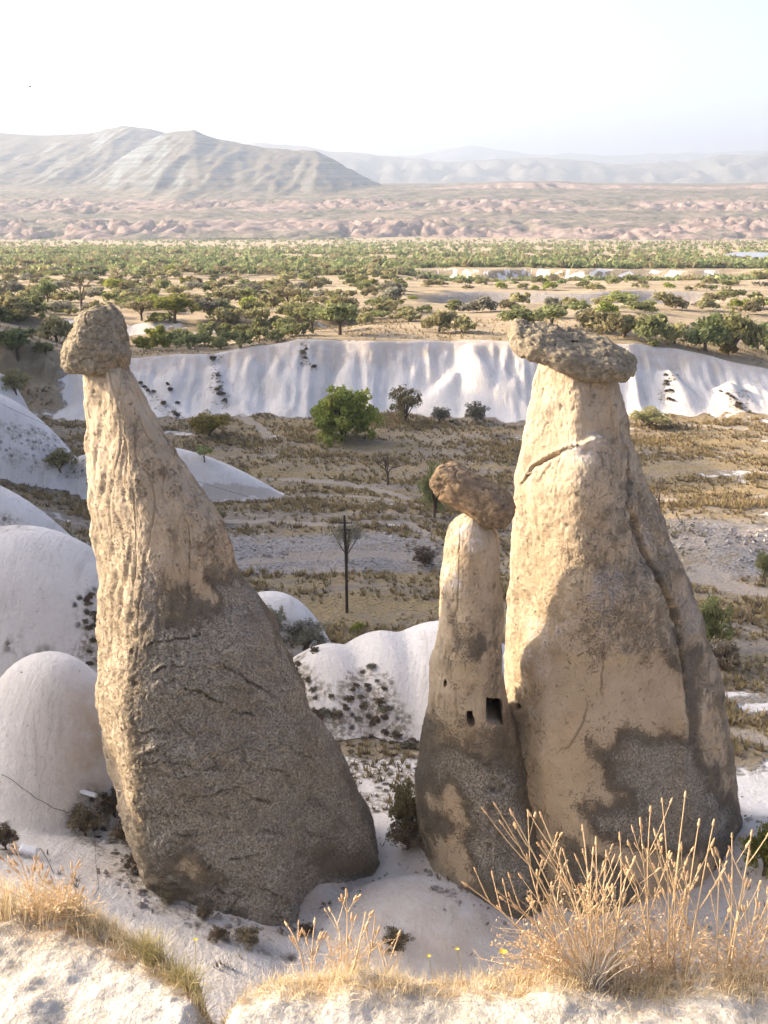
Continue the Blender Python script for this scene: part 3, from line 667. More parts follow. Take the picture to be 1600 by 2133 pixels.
sd = smooth(0.25, 0.8, -N[..., 0] + 0.25 * fbm3(P / 0.4, 3, 18)); L = L + (np.minimum(L, 0.14) - L) * sd
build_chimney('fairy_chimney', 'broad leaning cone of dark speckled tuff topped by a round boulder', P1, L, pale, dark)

# right chimney
def ringR(r, yc, L, m1, m2, cre, R, dep, ci=0.5):
    return (r, yc, [(L, (0.05 - 0.17 * float(smooth(1400, 1560, r))) * dep), (m1, -0.42 * dep), ((m1 + m2) / 2, -0.52 * dep), (m2, -0.46 * dep), (cre - 8, -0.30 * dep), (cre + 4, -0.30 * dep + ci), (R - 8, -0.02 * dep), (R, 0.16 * dep), (R - (R - L) * .14, 0.46 * dep), ((L + R) / 2, 0.56 * dep), (L + (R - L) * .12, 0.44 * dep)])
_R0 = ringR
def ringR(r, yc, L, m1, m2, cre, R, dep, ci=0.5):
    s = float(smooth(1400, 1300, r)) * 28; return _R0(r, yc, L, m1 + s, m2 + s * 0.5, cre, R, dep, ci)
rowsR = [ringR(735, 36.2, 1130, 1160, 1215, 1250, 1268, 1.9, .05), ringR(775, 36.2, 1112, 1150, 1215, 1262, 1281, 2.3, .05), ringR(825, 36.2, 1103, 1150, 1222, 1272, 1293, 2.7, .05), ringR(895, 36.2, 1100, 1150, 1225, 1285, 1310, 3.0, .1),
         ringR(918, 36.2, 1097, 1150, 1232, 1295, 1315, 3.3, .2), ringR(950, 36.1, 1092, 1150, 1245, 1306, 1323, 3.7, .3), ringR(1000, 36.1, 1080, 1150, 1250, 1310, 1340, 4.1, .4), ringR(1075, 36.0, 1073, 1150, 1255, 1315, 1374, 4.6, .5),
         ringR(1135, 36.0, 1071, 1148, 1262, 1335, 1396, 4.9, .5), ringR(1190, 35.9, 1069, 1146, 1275, 1368, 1426, 5.2, .5), ringR(1250, 35.9, 1064, 1144, 1280, 1385, 1446, 5.5, .5), ringR(1310, 35.8, 1056, 1138, 1290, 1405, 1468, 5.8, .45),
         ringR(1370, 35.8, 1052, 1134, 1300, 1418, 1477, 6.1, .35), ringR(1450, 35.7, 1048, 1130, 1300, 1424, 1499, 6.4, .3), ringR(1530, 35.7, 1046, 1130, 1300, 1430, 1514, 6.7, .3), ringR(1600, 35.7, 1044, 1134, 1305, 1440, 1525, 6.9, .3),
         ringR(1690, 35.7, 1050, 1142, 1310, 1450, 1532, 7.2, .3), ringR(1780, 35.7, 1036, 1150, 1310, 1464, 1550, 7.8, .3), ringR(1860, 35.7, 1010, 1145, 1320, 1490, 1585, 8.8, .3), ringR(1960, 35.7, 980, 1140, 1330, 1510, 1630, 10.2, .3)]
P = loft(ring_rows(rowsR, None), 440, [52, 46, 46, 48, 22, 40, 24, 18, 12, 12, 22], 0.9)
P1, N, D = rock_detail(P, 0.95, 5, crack=0.12, rill=0.35, fine=0.6)
pxr, pyr = project(P[..., 0], P[..., 1], P[..., 2])
flat = smooth(1350, 1400, pyr + 10 * fbm3(P / 0.5, 2, 8)) * smooth(1125, 1160, pxr) * smooth(1425, 1405, pxr) * (N[..., 1] < 0)
P1 = P1 + (P - P1) * (0.75 * flat)[..., None] + np.array([0, 0.16, 0]) * flat[..., None]
# the broken shoulder where the outer shell ends below the neck
edge = np.interp(pxr, [1070, 1100, 1170, 1240, 1255, 1310], [1010, 985, 945, 905, 915, 960])
step = smooth(-6, 6, pyr - edge + 5 * fbm3(P / 0.35, 3, 14)) * smooth(1085, 1120, pxr) * smooth(1300, 1255, pxr) * smooth(1120, 1000, pyr) * (N[..., 1] < 0.2)
P1 = P1 + N * (0.30 * step)[..., None]
# pale lump on the lower left of the sunny edge
lump = np.exp(-((pxr - 1120) / 32) ** 2 - ((pyr - 1375) / 40) ** 2) * (N[..., 1] < 0)
P1 = P1 + N * (0.28 * lump)[..., None]
P1, dark = carve(P1, N, [[(1258, 1380), (1252, 1420), (1262, 1450)], [(1226, 1452), (1216, 1500), (1190, 1552), (1145, 1576)], [(1440, 1490), (1452, 1530), (1468, 1560), (1482, 1602)], [(1416, 1312), (1419, 1345)], [(1085, 1362), (1090, 1345), (1112, 1338)], [(1480, 1480), (1492, 1530), (1500, 1580)], [(1130, 1665), (1140, 1700), (1146, 1740)], [(1300, 925), (1304, 955)], [(1115, 1010), (1135, 985), (1150, 960)], [(1350, 1500), (1400, 1530)], [(1180, 1120), (1190, 1180)]], 2.0, 0.07, 0.02, seed=5)
P1, dark2 = carve(P1, N, [[(1306, 930), (1309, 1000), (1311, 1060), (1333, 1135), (1368, 1195), (1398, 1262), (1413, 1312), (1420, 1372), (1428, 1440)], [(1085, 1010), (1110, 975), (1160, 945), (1205, 925)], [(1052, 1440), (1054, 1500), (1062, 1560), (1085, 1640), (1110, 1700)]], 6.0, 0.34, 0.06, seed=6)
dark = np.maximum(dark, 0.45 * dark2)  # crease shade goes into the colour too
L, pale, px, py = masks(P1, N,
    [([(1180, 1280), (1300, 1190), (1420, 1310), (1425, 1370), (1340, 1385), (1260, 1365), (1200, 1370), (1150, 1360)], 0.20), ([(1420, 1340), (1445, 1350), (1445, 1570), (1425, 1560)], 0.95)],
    [([(1150, 1372), (1420, 1372), (1424, 1560), (1500, 1720), (1540, 1800), (1540, 1990), (1130, 1990), (1110, 1650), (1135, 1450)], 0.02),
     ([(1228, 1548), (1330, 1530), (1375, 1525), (1440, 1560), (1500, 1640), (1535, 1700), (1530, 1760), (1430, 1775), (1330, 1765), (1260, 1740), (1195, 1690), (1200, 1675), (1330, 1680), (1300, 1640), (1260, 1625), (1290, 1605), (1230, 1580), (1270, 1570)], 0.96),
     ([(1445, 1450), (1490, 1450), (1505, 1560), (1520, 1600), (1500, 1660), (1445, 1560)], 0.05), ([(1090, 1690), (1120, 1660), (1145, 1740), (1200, 1760), (1260, 1790), (1330, 1850), (1320, 1990), (1090, 1990)], 0.85),
     ([(1510, 1790), (1545, 1790), (1590, 1990), (1500, 1990)], 0.8)],
    [[(1225, 1190), (1290, 1180), (1300, 1240), (1260, 1290), (1230, 1260)], [(1165, 935), (1250, 900), (1262, 920), (1230, 950), (1180, 960)], [(1100, 1290), (1210, 1290), (1200, 1320), (1140, 1340), (1155, 1420), (1085, 1420)], [(1340, 1080), (1352, 1080), (1360, 1150), (1330, 1150)], [(1420, 1200), (1465, 1290), (1440, 1330), (1415, 1260)], [(1312, 940), (1318, 1050), (1345, 1140), (1380, 1190), (1372, 1200), (1330, 1150), (1306, 1060)]], 5,
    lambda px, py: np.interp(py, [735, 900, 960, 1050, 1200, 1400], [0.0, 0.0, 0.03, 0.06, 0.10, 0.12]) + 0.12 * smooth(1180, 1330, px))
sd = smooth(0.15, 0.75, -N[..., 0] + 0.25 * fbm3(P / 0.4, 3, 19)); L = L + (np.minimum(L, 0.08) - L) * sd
recess_shade = np.exp(-(((px - 1079) / 5) ** 2 + ((py - 1474) / 6) ** 2) ** 2) * (N[..., 1] < 0)
P1 = P1 + np.array([0.2, 0.35, 0]) * recess_shade[..., None]; recess_shade = np.maximum(recess_shade, dark)
build_chimney('fairy_chimney', 'tallest tan tuff spire with a flat tilted slab on its head', P1, L, pale, recess_shade)

# small chimney with the cut window
def ringS(r, yc, L, R, dep):
    w = R - L
    return (r, yc, [(L, 0.05 * dep), (L + .16 * w, -.34 * dep), (L + .42 * w, -.5 * dep), (L + .70 * w, -.46 * dep), (L + .93 * w, -.22 * dep), (R, .06 * dep), (R - .12 * w, .40 * dep), (L + .5 * w, .54 * dep), (L + .12 * w, .40 * dep)])
rowsS = [ringS(1078, 33.6, 966, 1003, 0.9), ringS(1088, 33.6, 948, 1016, 1.4), ringS(1108, 33.6, 933, 1036, 1.9), ringS(1130, 33.6, 926, 1044, 2.1), ringS(1210, 33.6, 917, 1043, 2.2), ringS(1275, 33.6, 914, 1046, 2.3), ringS(1330, 33.6, 909, 1046, 2.4),
         ringS(1375, 33.6, 902, 1046, 2.5), ringS(1450, 33.7, 892, 1052, 2.8), ringS(1500, 33.9, 884, 1070, 3.0), ringS(1575, 34.1, 869, 1100, 3.5), ringS(1635, 34.2, 862, 1124, 3.9), ringS(1690, 34.3, 868, 1150, 4.4), ringS(1760, 34.4, 872, 1180, 5.2), ringS(1830, 34.5, 866, 1220, 6.2), ringS(1950, 34.5, 840, 1260, 7.6)]
P = loft(ring_rows(rowsS, None), 400, [40, 42, 52, 56, 28, 16, 10, 10, 16], 0.95)
P1, N, D = rock_detail(P, 0.8, 9, crack=0.06, fine=0.5)
px, py = project(P1[..., 0], P1[..., 1], P1[..., 2])
front = N[..., 1] < 0.1
jw = 1.6 * fbm3(P / 0.25, 3, 17)
win = front & (np.abs(px - 1030.5 - 0.02 * (py - 1480) + jw) < 16.0) & (np.abs(py - 1481.5 - 0.10 * (px - 1030) - jw) < 25.5)
slit = front & (np.hypot(np.maximum(np.abs(px - 980 - 0.16 * (py - 1497) + jw) - 3.0, 0), np.maximum(np.abs(py - 1497) - 11, 0)) < 3.8)
hole = front & (((px - 927.5) / 3.2) ** 2 + ((py - 1424) / 7.0) ** 2 < 1)
L, pale, px, py = masks(P1, N,
    [([(905, 1570), (970, 1560), (1010, 1580), (1060, 1600), (1090, 1690), (1120, 1760), (1120, 1900), (1000, 1830), (960, 1660), (910, 1650), (890, 1600)], 0.92), ([(870, 1480), (915, 1500), (905, 1560), (880, 1640), (860, 1640)], 0.55), ([(905, 1690), (960, 1700), (950, 1740), (910, 1740)], 0.8), ([(960, 1330), (1040, 1320), (1040, 1350), (955, 1370)], 0.5)],
    [([(895, 1650), (950, 1640), (1000, 1690), (960, 1720), (905, 1690)], 0.05), ([(900, 1745), (990, 1720), (980, 1840), (900, 1840)], 0.05)],
    [[(960, 1085), (990, 1085), (1010, 1130), (990, 1150), (935, 1130)], [(1012, 1508), (1042, 1508), (1040, 1520), (1014, 1520)], [(996, 1485), (1006, 1525), (994, 1556), (989, 1552), (1000, 1525), (990, 1490)], [(918, 1180), (950, 1170), (960, 1220), (920, 1230)]], 9,
    lambda px, py: np.interp(py, [1080, 1150, 1300, 1450, 1560, 1700], [0.02, 0.04, 0.06, 0.04, 0.28, 0.34]) + 0.1 * smooth(1000, 1040, px))
recess_shade = np.zeros_like(L)
P1 = P1 - N * (0.02 * (np.abs(px - 1030) < 40) * (py > 1450))[..., None]
for msk, dpt in ((win, 1.9), (slit, 1.3), (hole, 0.5)):
    P1 = np.where(msk[..., None], P1 + np.array([0.05, dpt, -0.05]), P1); recess_shade = np.maximum(recess_shade, msk * 1.0)  # inside of the openings coloured as deep shade
# worn footholds below the window
for fx, fy in ((1020, 1598), (1045, 1580), (1026, 1628), (1046, 1640), (1027, 1648), (1043, 1652), (1024, 1686), (1046, 1705), (1024, 1722), (1040, 1745), (1020, 1765)):
    b = np.exp(-(((px - fx) / 5.5) ** 2 + ((py - fy) / 7.5) ** 2) ** 1.6) * front
    P1 = P1 + np.array([0, 0.16, 0.02]) * b[..., None]
    pale = np.maximum(pale, 0.8 * np.exp(-((px - fx) / 5) ** 2 - ((py - fy - 8) / 4) ** 2) * front)
build_chimney('fairy_chimney', 'slender tuff pillar with a square hand cut window', P1, L, pale, recess_shade)

# ------------------------------------------------------------------ cap boulders
def boulder_material(name, a, b, c):
    m = NT(name); p = m.geo()
    n1 = m.noise(p, 1.3, 5, 0.6); n2 = m.noise(p, 6, 6, 0.7); n3 = m.noise(p, 26, 4, 0.7)
    v = m.vor(p, 13.0); peb = m.ramp(v.outputs['Distance'], 0.1, 0.3, 1, 0)
    col = m.mix(m.ramp(n2, 0.34, 0.66), a, b); col = m.mix(m.ramp(n1, 0.5, 0.72, 0, 0.7), col, c)
    col = m.mix(m.math('MULTIPLY', peb, m.ramp(n3, 0.42, 0.6)), col, (0.34, 0.29, 0.20))
    v2 = m.vor(p, 3.4); pit = m.math('MULTIPLY', m.ramp(v2.outputs['Distance'], 0.06, 0.2, 1, 0), m.ramp(n1, 0.45, 0.6))
    col = m.mix(m.math('MULTIPLY', pit, 0.8), col, (0.05, 0.042, 0.032))
    # ochre underside weathering
    st = m.attr('warm_tint'); col = m.mix(m.math('MULTIPLY', st, m.ramp(n2, 0.35, 0.7, 0, 0.8)), col, (0.34, 0.215, 0.12))
    bm = m.bump(n3, 0.03, 0.9); bm = m.bump(peb, 0.02, 0.6, bm); bm = m.bump(n2, 0.08, 0.8, bm)
    return m.done(col, bm)
M_CAP = boulder_material('lichened_conglomerate', (0.155, 0.132, 0.09), (0.34, 0.29, 0.20), (0.25, 0.22, 0.165))
M_CAP2 = boulder_material('brown_basalt_cap', (0.135, 0.10, 0.066), (0.30, 0.225, 0.145), (0.22, 0.165, 0.108))

def boulder(name, label, fn, seed, mat, nu=150, nv=190, amp=1.0):
    u = np.linspace(0.004, np.pi - 0.004, nu)[:, None]; v = np.linspace(0, 2 * np.pi, nv, endpoint=False)[None]
    D = np.stack([np.sin(u) * np.cos(v), np.sin(u) * np.sin(v), np.cos(u) * np.ones_like(v)], -1)[::-1]
    P, warm_tint = fn(D)
    N = grid_normals(P)
    d = 0.12 * fbm3(P / 0.9, 3, seed) + 0.045 * fbm3(P / 0.3, 3, seed + 3) + 0.022 * fbm3(P / 0.1, 3, seed + 8) - 0.05 * smooth(0.08, 0.0, np.abs(fbm3(P / 0.8, 2, seed + 15))) - 0.06 * smooth(0.5, 0.8, fbm3(P / 0.35, 2, seed + 12))
    P = P + N * (d * amp)[..., None]
    me = make_mesh(name, P, grid_faces(nu, nv, True), dict(warm_tint=warm_tint.ravel()))
    # close the poles
    return tag(link(name, me, mat), label, 'boulder', 'cap boulders balanced on the rock spires')

def sgnpow(a, e): return np.sign(a) * np.abs(a) ** e
# helmet boulder on the left chimney
zt, zb = zrow(640, 34.7), zrow(779, 34.4)
def f_left(D):
    t = (D[..., 2] + 1) / 2                                     # 0 bottom, 1 top
    row = 779 + (640 - 779) * np.clip(t, 0, 1)
    Lp = np.interp(row, [636, 640, 650, 665, 690, 715, 740, 762, 772, 779], [205, 196, 176, 160, 144, 135, 132, 133, 142, 168])
    Rp = np.interp(row, [636, 640, 650, 665, 690, 715, 740, 762, 772, 779], [225, 236, 246, 252, 261, 268, 272, 272, 268, 250])
    z = zb + (zt - zb) * t; yc = 34.75
    xl = x_at(Lp, yc, z); xr = x_at(Rp, yc, z); w = (xr - xl) / 2
    hn = np.hypot(D[..., 0], D[..., 1]) + 1e-6
    k = np.clip(hn * 6, 0, 1)
    x = (xl + xr) / 2 + w * D[..., 0] / hn * k; y = yc + 0.95 * w * D[..., 1] / hn * k
    st = smooth(-0.2, -0.8, D[..., 2]) * smooth(0.0, 0.7, D[..., 0])
    return np.stack([x, y, z], -1), st
boulder('boulder', 'round helmet shaped lichen covered boulder crowning the dark leaning cone', f_left, 201, M_CAP)

def slab_fn(center, half, e1, e2, rot, stain_fn):
    from mathutils import Euler
    M = np.array(Euler(rot).to_matrix())
    def f(D):
        s = np.sqrt(np.clip(1 - D[..., 2] ** 2, 0, 1)); ph = np.arctan2(D[..., 1], D[..., 0])
        x = sgnpow(np.cos(ph), e1) * s ** e2; y = sgnpow(np.sin(ph), e1) * s ** e2; z = sgnpow(D[..., 2], e2)
        L = np.stack([x, y, z], -1)
        st = stain_fn(L)
        Q = L * np.array(half)
        return Q @ M.T + center, st
    return f
c2 = at(1190, 731, 36.2)
boulder('boulder', 'flat grey brown slab tilted across the head of the tallest spire', slab_fn(c2, (2.14, 1.55, 0.40), 0.88, 0.52, (radians(12), radians(15.5), radians(-6)), lambda L: smooth(-0.2, -0.7, L[..., 2]) * smooth(0.6, -0.2, L[..., 0])), 211, M_CAP, 170, 230, 1.15)
c3 = at(986, 1031, 33.75)
boulder('boulder', 'brown barrel shaped boulder leaning from the slender pillar against the tallest spire', slab_fn(c3, (1.40, 0.70, 0.58), 0.45, 0.62, (radians(0), radians(25.5), radians(-20)), lambda L: smooth(-0.1, -0.7, L[..., 2]) * smooth(0.7, 0.1, L[..., 0])), 221, M_CAP2, 140, 190, 0.75)
# ------------------------------------------------------------------ vegetation
def leaf_material(name, a, b, trans=0.38):
    m = NT(name); t = m.attr('tint'); oi = m.n('ShaderNodeObjectInfo')
    c = m.mix(t, a, b); hs = m.n('ShaderNodeHueSaturation'); m.put(hs.inputs['Color'], c)
    m.put(hs.inputs['Value'], m.math('ADD', m.math('MULTIPLY', oi.outputs['Random'], 0.5), 0.75))
    m.put(hs.inputs['Hue'], m.math('ADD', m.math('MULTIPLY', oi.outputs['Random'], 0.03), 0.485))
    c = hs.outputs[0]
    m.put(m.b.inputs['Base Color'], c); m.b.inputs['Roughness'].default_value = 0.7
    tr = m.n('ShaderNodeBsdfTranslucent'); m.put(tr.inputs['Color'], c)
    mx = m.n('ShaderNodeMixShader'); mx.inputs[0].default_value = trans
    m.t.links.new(m.b.outputs[0], mx.inputs[1]); m.t.links.new(tr.outputs[0], mx.inputs[2])
    m.t.links.new(mx.outputs[0], m.t.nodes['Material Output'].inputs['Surface'])
    return m.m
M_LEAF = dict(green=leaf_material('green_leaves', (0.155, 0.17, 0.07), (0.33, 0.34, 0.145)),
              bright=leaf_material('yellow_green_leaves', (0.17, 0.205, 0.045), (0.42, 0.42, 0.10)),
              dark=leaf_material('dark_green_leaves', (0.12, 0.15, 0.06), (0.25, 0.29, 0.12)),
              olive=leaf_material('olive_leaves', (0.22, 0.205, 0.10), (0.43, 0.39, 0.20)),
              grey=leaf_material('grey_green_leaves', (0.17, 0.165, 0.12), (0.34, 0.325, 0.24)),
              dead=leaf_material('dead_brown_twigs', (0.10, 0.08, 0.055), (0.27, 0.215, 0.14), 0.1),
              yellow=leaf_material('yellowing_leaves', (0.16, 0.125, 0.04), (0.34, 0.27, 0.08)))
def bark_mat():
    m = NT('bark'); p = m.coord(); n = m.noise(m.mapping(p, (14, 14, 3)), 1.0, 5, 0.65)
    return m.done(m.mix(n, (0.065, 0.05, 0.038), (0.17, 0.135, 0.10)), m.bump(n, 0.03, 0.8))
M_BARK = bark_mat()
def straw_mat(name, a, b, c):
    m = NT(name); t = m.attr('tint'); n = m.noise(m.geo(), 3.0, 3)
    col = m.mix(t, a, b); col = m.mix(m.ramp(n, 0.5, 0.75, 0, 0.5), col, c)
    m.put(m.b.inputs['Base Color'], col); m.b.inputs['Roughness'].default_value = 0.65
    tr = m.n('ShaderNodeBsdfTranslucent'); m.put(tr.inputs['Color'], col)
    mx = m.n('ShaderNodeMixShader'); mx.inputs[0].default_value = 0.3
    m.t.links.new(m.b.outputs[0], mx.inputs[1]); m.t.links.new(tr.outputs[0], mx.inputs[2])
    m.t.links.new(mx.outputs[0], m.t.nodes['Material Output'].inputs['Surface'])
    return m.m
M_STRAW = straw_mat('dry_valley_grass', (0.18, 0.14, 0.07), (0.37, 0.29, 0.145), (0.24, 0.215, 0.115))

def leaf_cloud(centers, radii, per, leaf, rng, up=0.0, squash=0.85):
    n = len(centers); C = np.repeat(centers, per, 0); R = np.repeat(radii, per)
    d = rng.normal(size=(n * per, 3)); d /= np.linalg.norm(d, axis=1)[:, None]
    pos = C + d * (R * rng.uniform(0.25, 1, n * per) ** 0.6)[:, None] * np.array([1, 1, squash])
    nrm = d * 0.7 + rng.normal(size=d.shape) * 0.6 + np.array([0, 0, up]); nrm /= np.linalg.norm(nrm, axis=1)[:, None]
    a = np.cross(nrm, rng.normal(size=d.shape)); a /= np.linalg.norm(a, axis=1)[:, None]; b = np.cross(nrm, a)
    s = leaf * rng.uniform(0.55, 1.35, n * per)[:, None]
    V = np.stack([pos - a * s, pos + b * s * 0.55 - nrm * s * 0.15, pos + a * s, pos - b * s * 0.55 - nrm * s * 0.15], 1).reshape(-1, 3)
    F = np.arange(len(V)).reshape(-1, 4)
    tint = np.clip(np.repeat(rng.uniform(0.1, 0.75, n), per) + rng.normal(0, 0.18, n * per), 0, 1)
    return V, F, np.repeat(tint, 4)

def crown_data(seed, nclump=26, per=40, leaf=0.10, rz=0.75, zc=0.8, low=0.0, spread=0.30):
    """crown of about unit radius, standing on z = 0"""
    rng = np.random.default_rng(seed)
    d = rng.normal(size=(nclump, 3)); d[:, 2] = np.where(d[:, 2] < -0.5 + low, -d[:, 2], d[:, 2]); d /= np.linalg.norm(d, axis=1)[:, None]
    r = rng.uniform(0.25, 0.82, nclump) ** 0.7; lob = 1 + 0.28 * np.sin(np.arctan2(d[:, 1], d[:, 0]) * 3 + seed)
    C = d * (r * lob)[:, None] * np.array([1, 1, rz]) + np.array([0, 0, zc])
    rad = rng.uniform(0.55, 1.25, nclump) * spread
    C[:, 2] = np.maximum(C[:, 2], rad * 0.6)
    return C, *leaf_cloud(C, rad, per, leaf, rng)

def limb_data(seed, tips, base_r=0.06, fork=0.35):
    rng = np.random.default_rng(seed + 900)
    n = len(tips); t = np.linspace(0, 1, 6)[None, :, None]
    st = np.zeros((n, 3)); st[:, 2] = rng.uniform(fork * 0.35, fork, n)
    mid = st + (tips - st) * 0.45 + rng.normal(0, 0.07, (n, 3)); mid[:, 2] += 0.05
    P = st[:, None] * (1 - t) ** 2 + 2 * mid[:, None] * t * (1 - t) + tips[:, None] * t ** 2
    R = np.linspace(base_r * 0.55, base_r * 0.12, 6)[None] * np.ones((n, 1))
    V, F = tubes(P, R, 4)
    tp = np.array([[[0, 0, -0.15], [0.02, 0, fork * 0.3], [0.0, 0.02, fork * 0.7], [0.01, 0, fork * 1.05]]]); V2, F2 = tubes(tp, np.array([[1.35, 1.0, 0.9, 0.7]]) * base_r, 7)
    return join([(V2, F2), (V, F)])

PROTO = {}
def proto(key, seed, **kw):
    C, V, F, T = crown_data(seed, **kw)
    cm = make_mesh('crown_' + key, V, F, dict(tint=T), smooth_shade=False)
    sel = C[np.argsort(-C[:, 2])][: max(6, len(C) // 3)]
    v, f = limb_data(seed, sel, base_r=0.07, fork=max(0.25, float(C[:, 2].min()) * 0.9))
    tm = make_mesh('trunk_' + key, v, f); tm.materials.append(M_BARK)
    # one joined mesh for far shrubs: foliage only, reaching the ground
    PROTO[key] = (cm, tm, float(V[:, 2].max()))
for i in range(5): proto('shrub%d' % i, 300 + i, nclump=22, per=36, leaf=0.13, rz=0.55, zc=0.50, spread=0.32)
for i in range(4): proto('tree%d' % i, 320 + i, nclump=26, per=36, leaf=0.12, rz=0.62, zc=1.10, spread=0.33, low=0.3)
for i in range(2): proto('big%d' % i, 340 + i, nclump=110, per=60, leaf=0.055, rz=0.72, zc=0.60, spread=0.21, low=-0.5)
for i in range(2): proto('fine%d' % i, 350 + i, nclump=80, per=55, leaf=0.050, rz=0.75, zc=0.70, spread=0.22)
proto('upright0', 360, nclump=60, per=48, leaf=0.07, rz=1.1, zc=1.05, spread=0.26)
proto('sparse0', 370, nclump=70, per=40, leaf=0.040, rz=0.85, zc=1.25, spread=0.24, low=0.4)

_matcopy = {}
def with_mat(me, mat):
    k = (me.name, mat.name)
    if k not in _matcopy:
        c = me.copy(); c.materials.clear(); c.materials.append(mat); _matcopy[k] = c
    return _matcopy[k]

_rv = random.Random(5)
def plant(name, cat, label, group, key, leaf, px, row, wpx, hpx=None, whole=False, pos=None, width=None, height=None):
    g = ground_hit(px, row) if pos is None else np.asarray(pos, float)
    dep = g[1] * CP - (g[2] - CAM_Z) * SP
    w = wpx * dep / FOC if width is None else width
    cm, tm, hh = PROTO[key]
    s = w / 2 / 0.98
    sz = s if hpx is None and height is None else ((hpx * dep / FOC / CP) if height is None else height) / hh * 0.97
    if whole:
        o = bpy.data.objects.new(name, with_mat(cm, M_LEAF[leaf])); COL.objects.link(o); o.location = g - (0, 0, 0.05)
        o.rotation_euler.z = _rv.uniform(0, 6.28); o.scale = (s, s, sz); tag(o, label, cat, group); return o
    o = empty(name, g - np.array([0, 0, 0.04]), label, cat, group, _rv.uniform(0, 6.28)); o.scale = (s, s, sz)
    link('trunk', tm, None, o); link('crown', with_mat(cm, M_LEAF[leaf]), None, o)
    return o

# --- valley plants, one by one
plant('round_tree', 'tree', 'big round green bushy tree standing on the dry valley floor', None, 'big0', 'bright', 715, 918, 150, 118)
plant('upright_shrub', 'shrub', 'upright olive green shrub at the foot of the white cliff', None, 'upright0', 'olive', 845, 880, 66, 82)
plant('low_shrub', 'shrub', 'small dark low shrub beside the upright shrub below the cliff', None, 'fine0', 'grey', 915, 879, 46, 34)
plant('low_shrub', 'shrub', 'grey green shrub in front of the smooth white buttress', None, 'fine1', 'grey', 993, 882, 54, 48)
plant('green_tree', 'tree', 'green tree half hidden behind the leaning barrel boulder', None, 'fine0', 'green', 905, 1078, 82, 126)
plant('grey_shrub', 'shrub', 'dark dead shrub on the grey bank right of the pole', None, 'fine1', 'dead', 885, 1180, 58, 44)
plant('olive_shrub', 'shrub', 'spreading olive shrub right of the tallest spire below the cliff', None, 'fine0', 'olive', 1352, 892, 92, 46)
plant('green_shrub', 'shrub', 'dark green shrub peeping out beside the right flank of the tallest spire', None, 'fine1', 'green', 1470, 1358, 100, 130)
plant('grey_shrub', 'shrub', 'grey dead bush under the dark green shrub by the tallest spire', None, 'fine0', 'dead', 1502, 1395, 90, 62)
plant('green_shrub', 'shrub', 'vivid green bush at the foot of the tallest spire near the white dome', None, 'fine0', 'bright', 1592, 1822, 120, 128)
plant('leafy_bush', 'bush', 'straggly green bush growing at the foot of the slender pillar', None, 'fine1', 'olive', 856, 1742, 112, 130)
plant('dead_bush', 'bush', 'brown dead brush under the straggly bush by the slender pillar', None, 'fine0', 'dead', 850, 1768, 108, 70)
plant('yellow_shrub', 'shrub', 'yellowing shrub on the grassy slope below the left end of the cliff', None, 'fine0', 'yellow', 437, 908, 92, 56)
plant('sapling', 'tree', 'small green sapling on the tongue of white tuff', None, 'tree0', 'green', 426, 962, 36, 34)
plant('olive_shrub', 'shrub', 'dull olive shrub on the slope left of the leaning cone', None, 'fine1', 'olive', 125, 980, 76, 50)
plant('grey_shrub', 'shrub', 'tall grey green shrub against the right edge of the leaning cone', None, 'fine0', 'grey', 568, 1330, 62, 78)
plant('grey_shrub', 'shrub', 'wide dark grey shrub on the crest of the white slope', None, 'fine1', 'grey', 640, 1352, 116, 64)
plant('sapling', 'tree', 'tiny bright green sapling behind the crest of the white slope', None, 'tree1', 'bright', 745, 1322, 30, 30)
plant('olive_shrub', 'shrub', 'hazy olive shrub at the edge of the leaning cone by the trail', None, 'fine0', 'olive', 452, 1092, 56, 40)
plant('olive_shrub', 'shrub', 'dark olive shrub hanging over the small white dome by the cliff', None, 'fine1', 'olive', 32, 818, 70, 52)
plant('green_shrub', 'shrub', 'green shrub beside the forked trail on the valley floor', None, 'fine0', 'green', 1590, 1204, 52, 62)
for px, row, w, h in ((178, 1742, 80, 72), (238, 1695, 78, 60), (268, 1760, 86, 60), (292, 1812, 70, 52), (12, 1770, 60, 60)):
    plant('dead_bush', 'bush', 'clump of dead brown brush on white tuff around the foot of the leaning cone', 'dead brush at the foot of the leaning cone', 'fine%d' % (row % 2), 'dead', px, row, w, h)
for px, row, w, h in ((330, 1862, 36, 24), (350, 1880, 40, 26), (428, 1912, 44, 30), (455, 1955, 48, 30), (520, 1965, 60, 40), (825, 1975, 70, 44), (640, 1950, 40, 34)):
    plant('dead_bush', 'bush', 'small tuft of dead brush on pale tuff below the leaning cone', 'small dead tufts below the leaning cone', 'fine%d' % (row % 2), 'dead', px, row, w, h)
plant('sparse_tree', 'tree', 'thin grey green tree standing behind the wooden pole', None, 'sparse0', 'grey', 722, 1172, 84, 92)

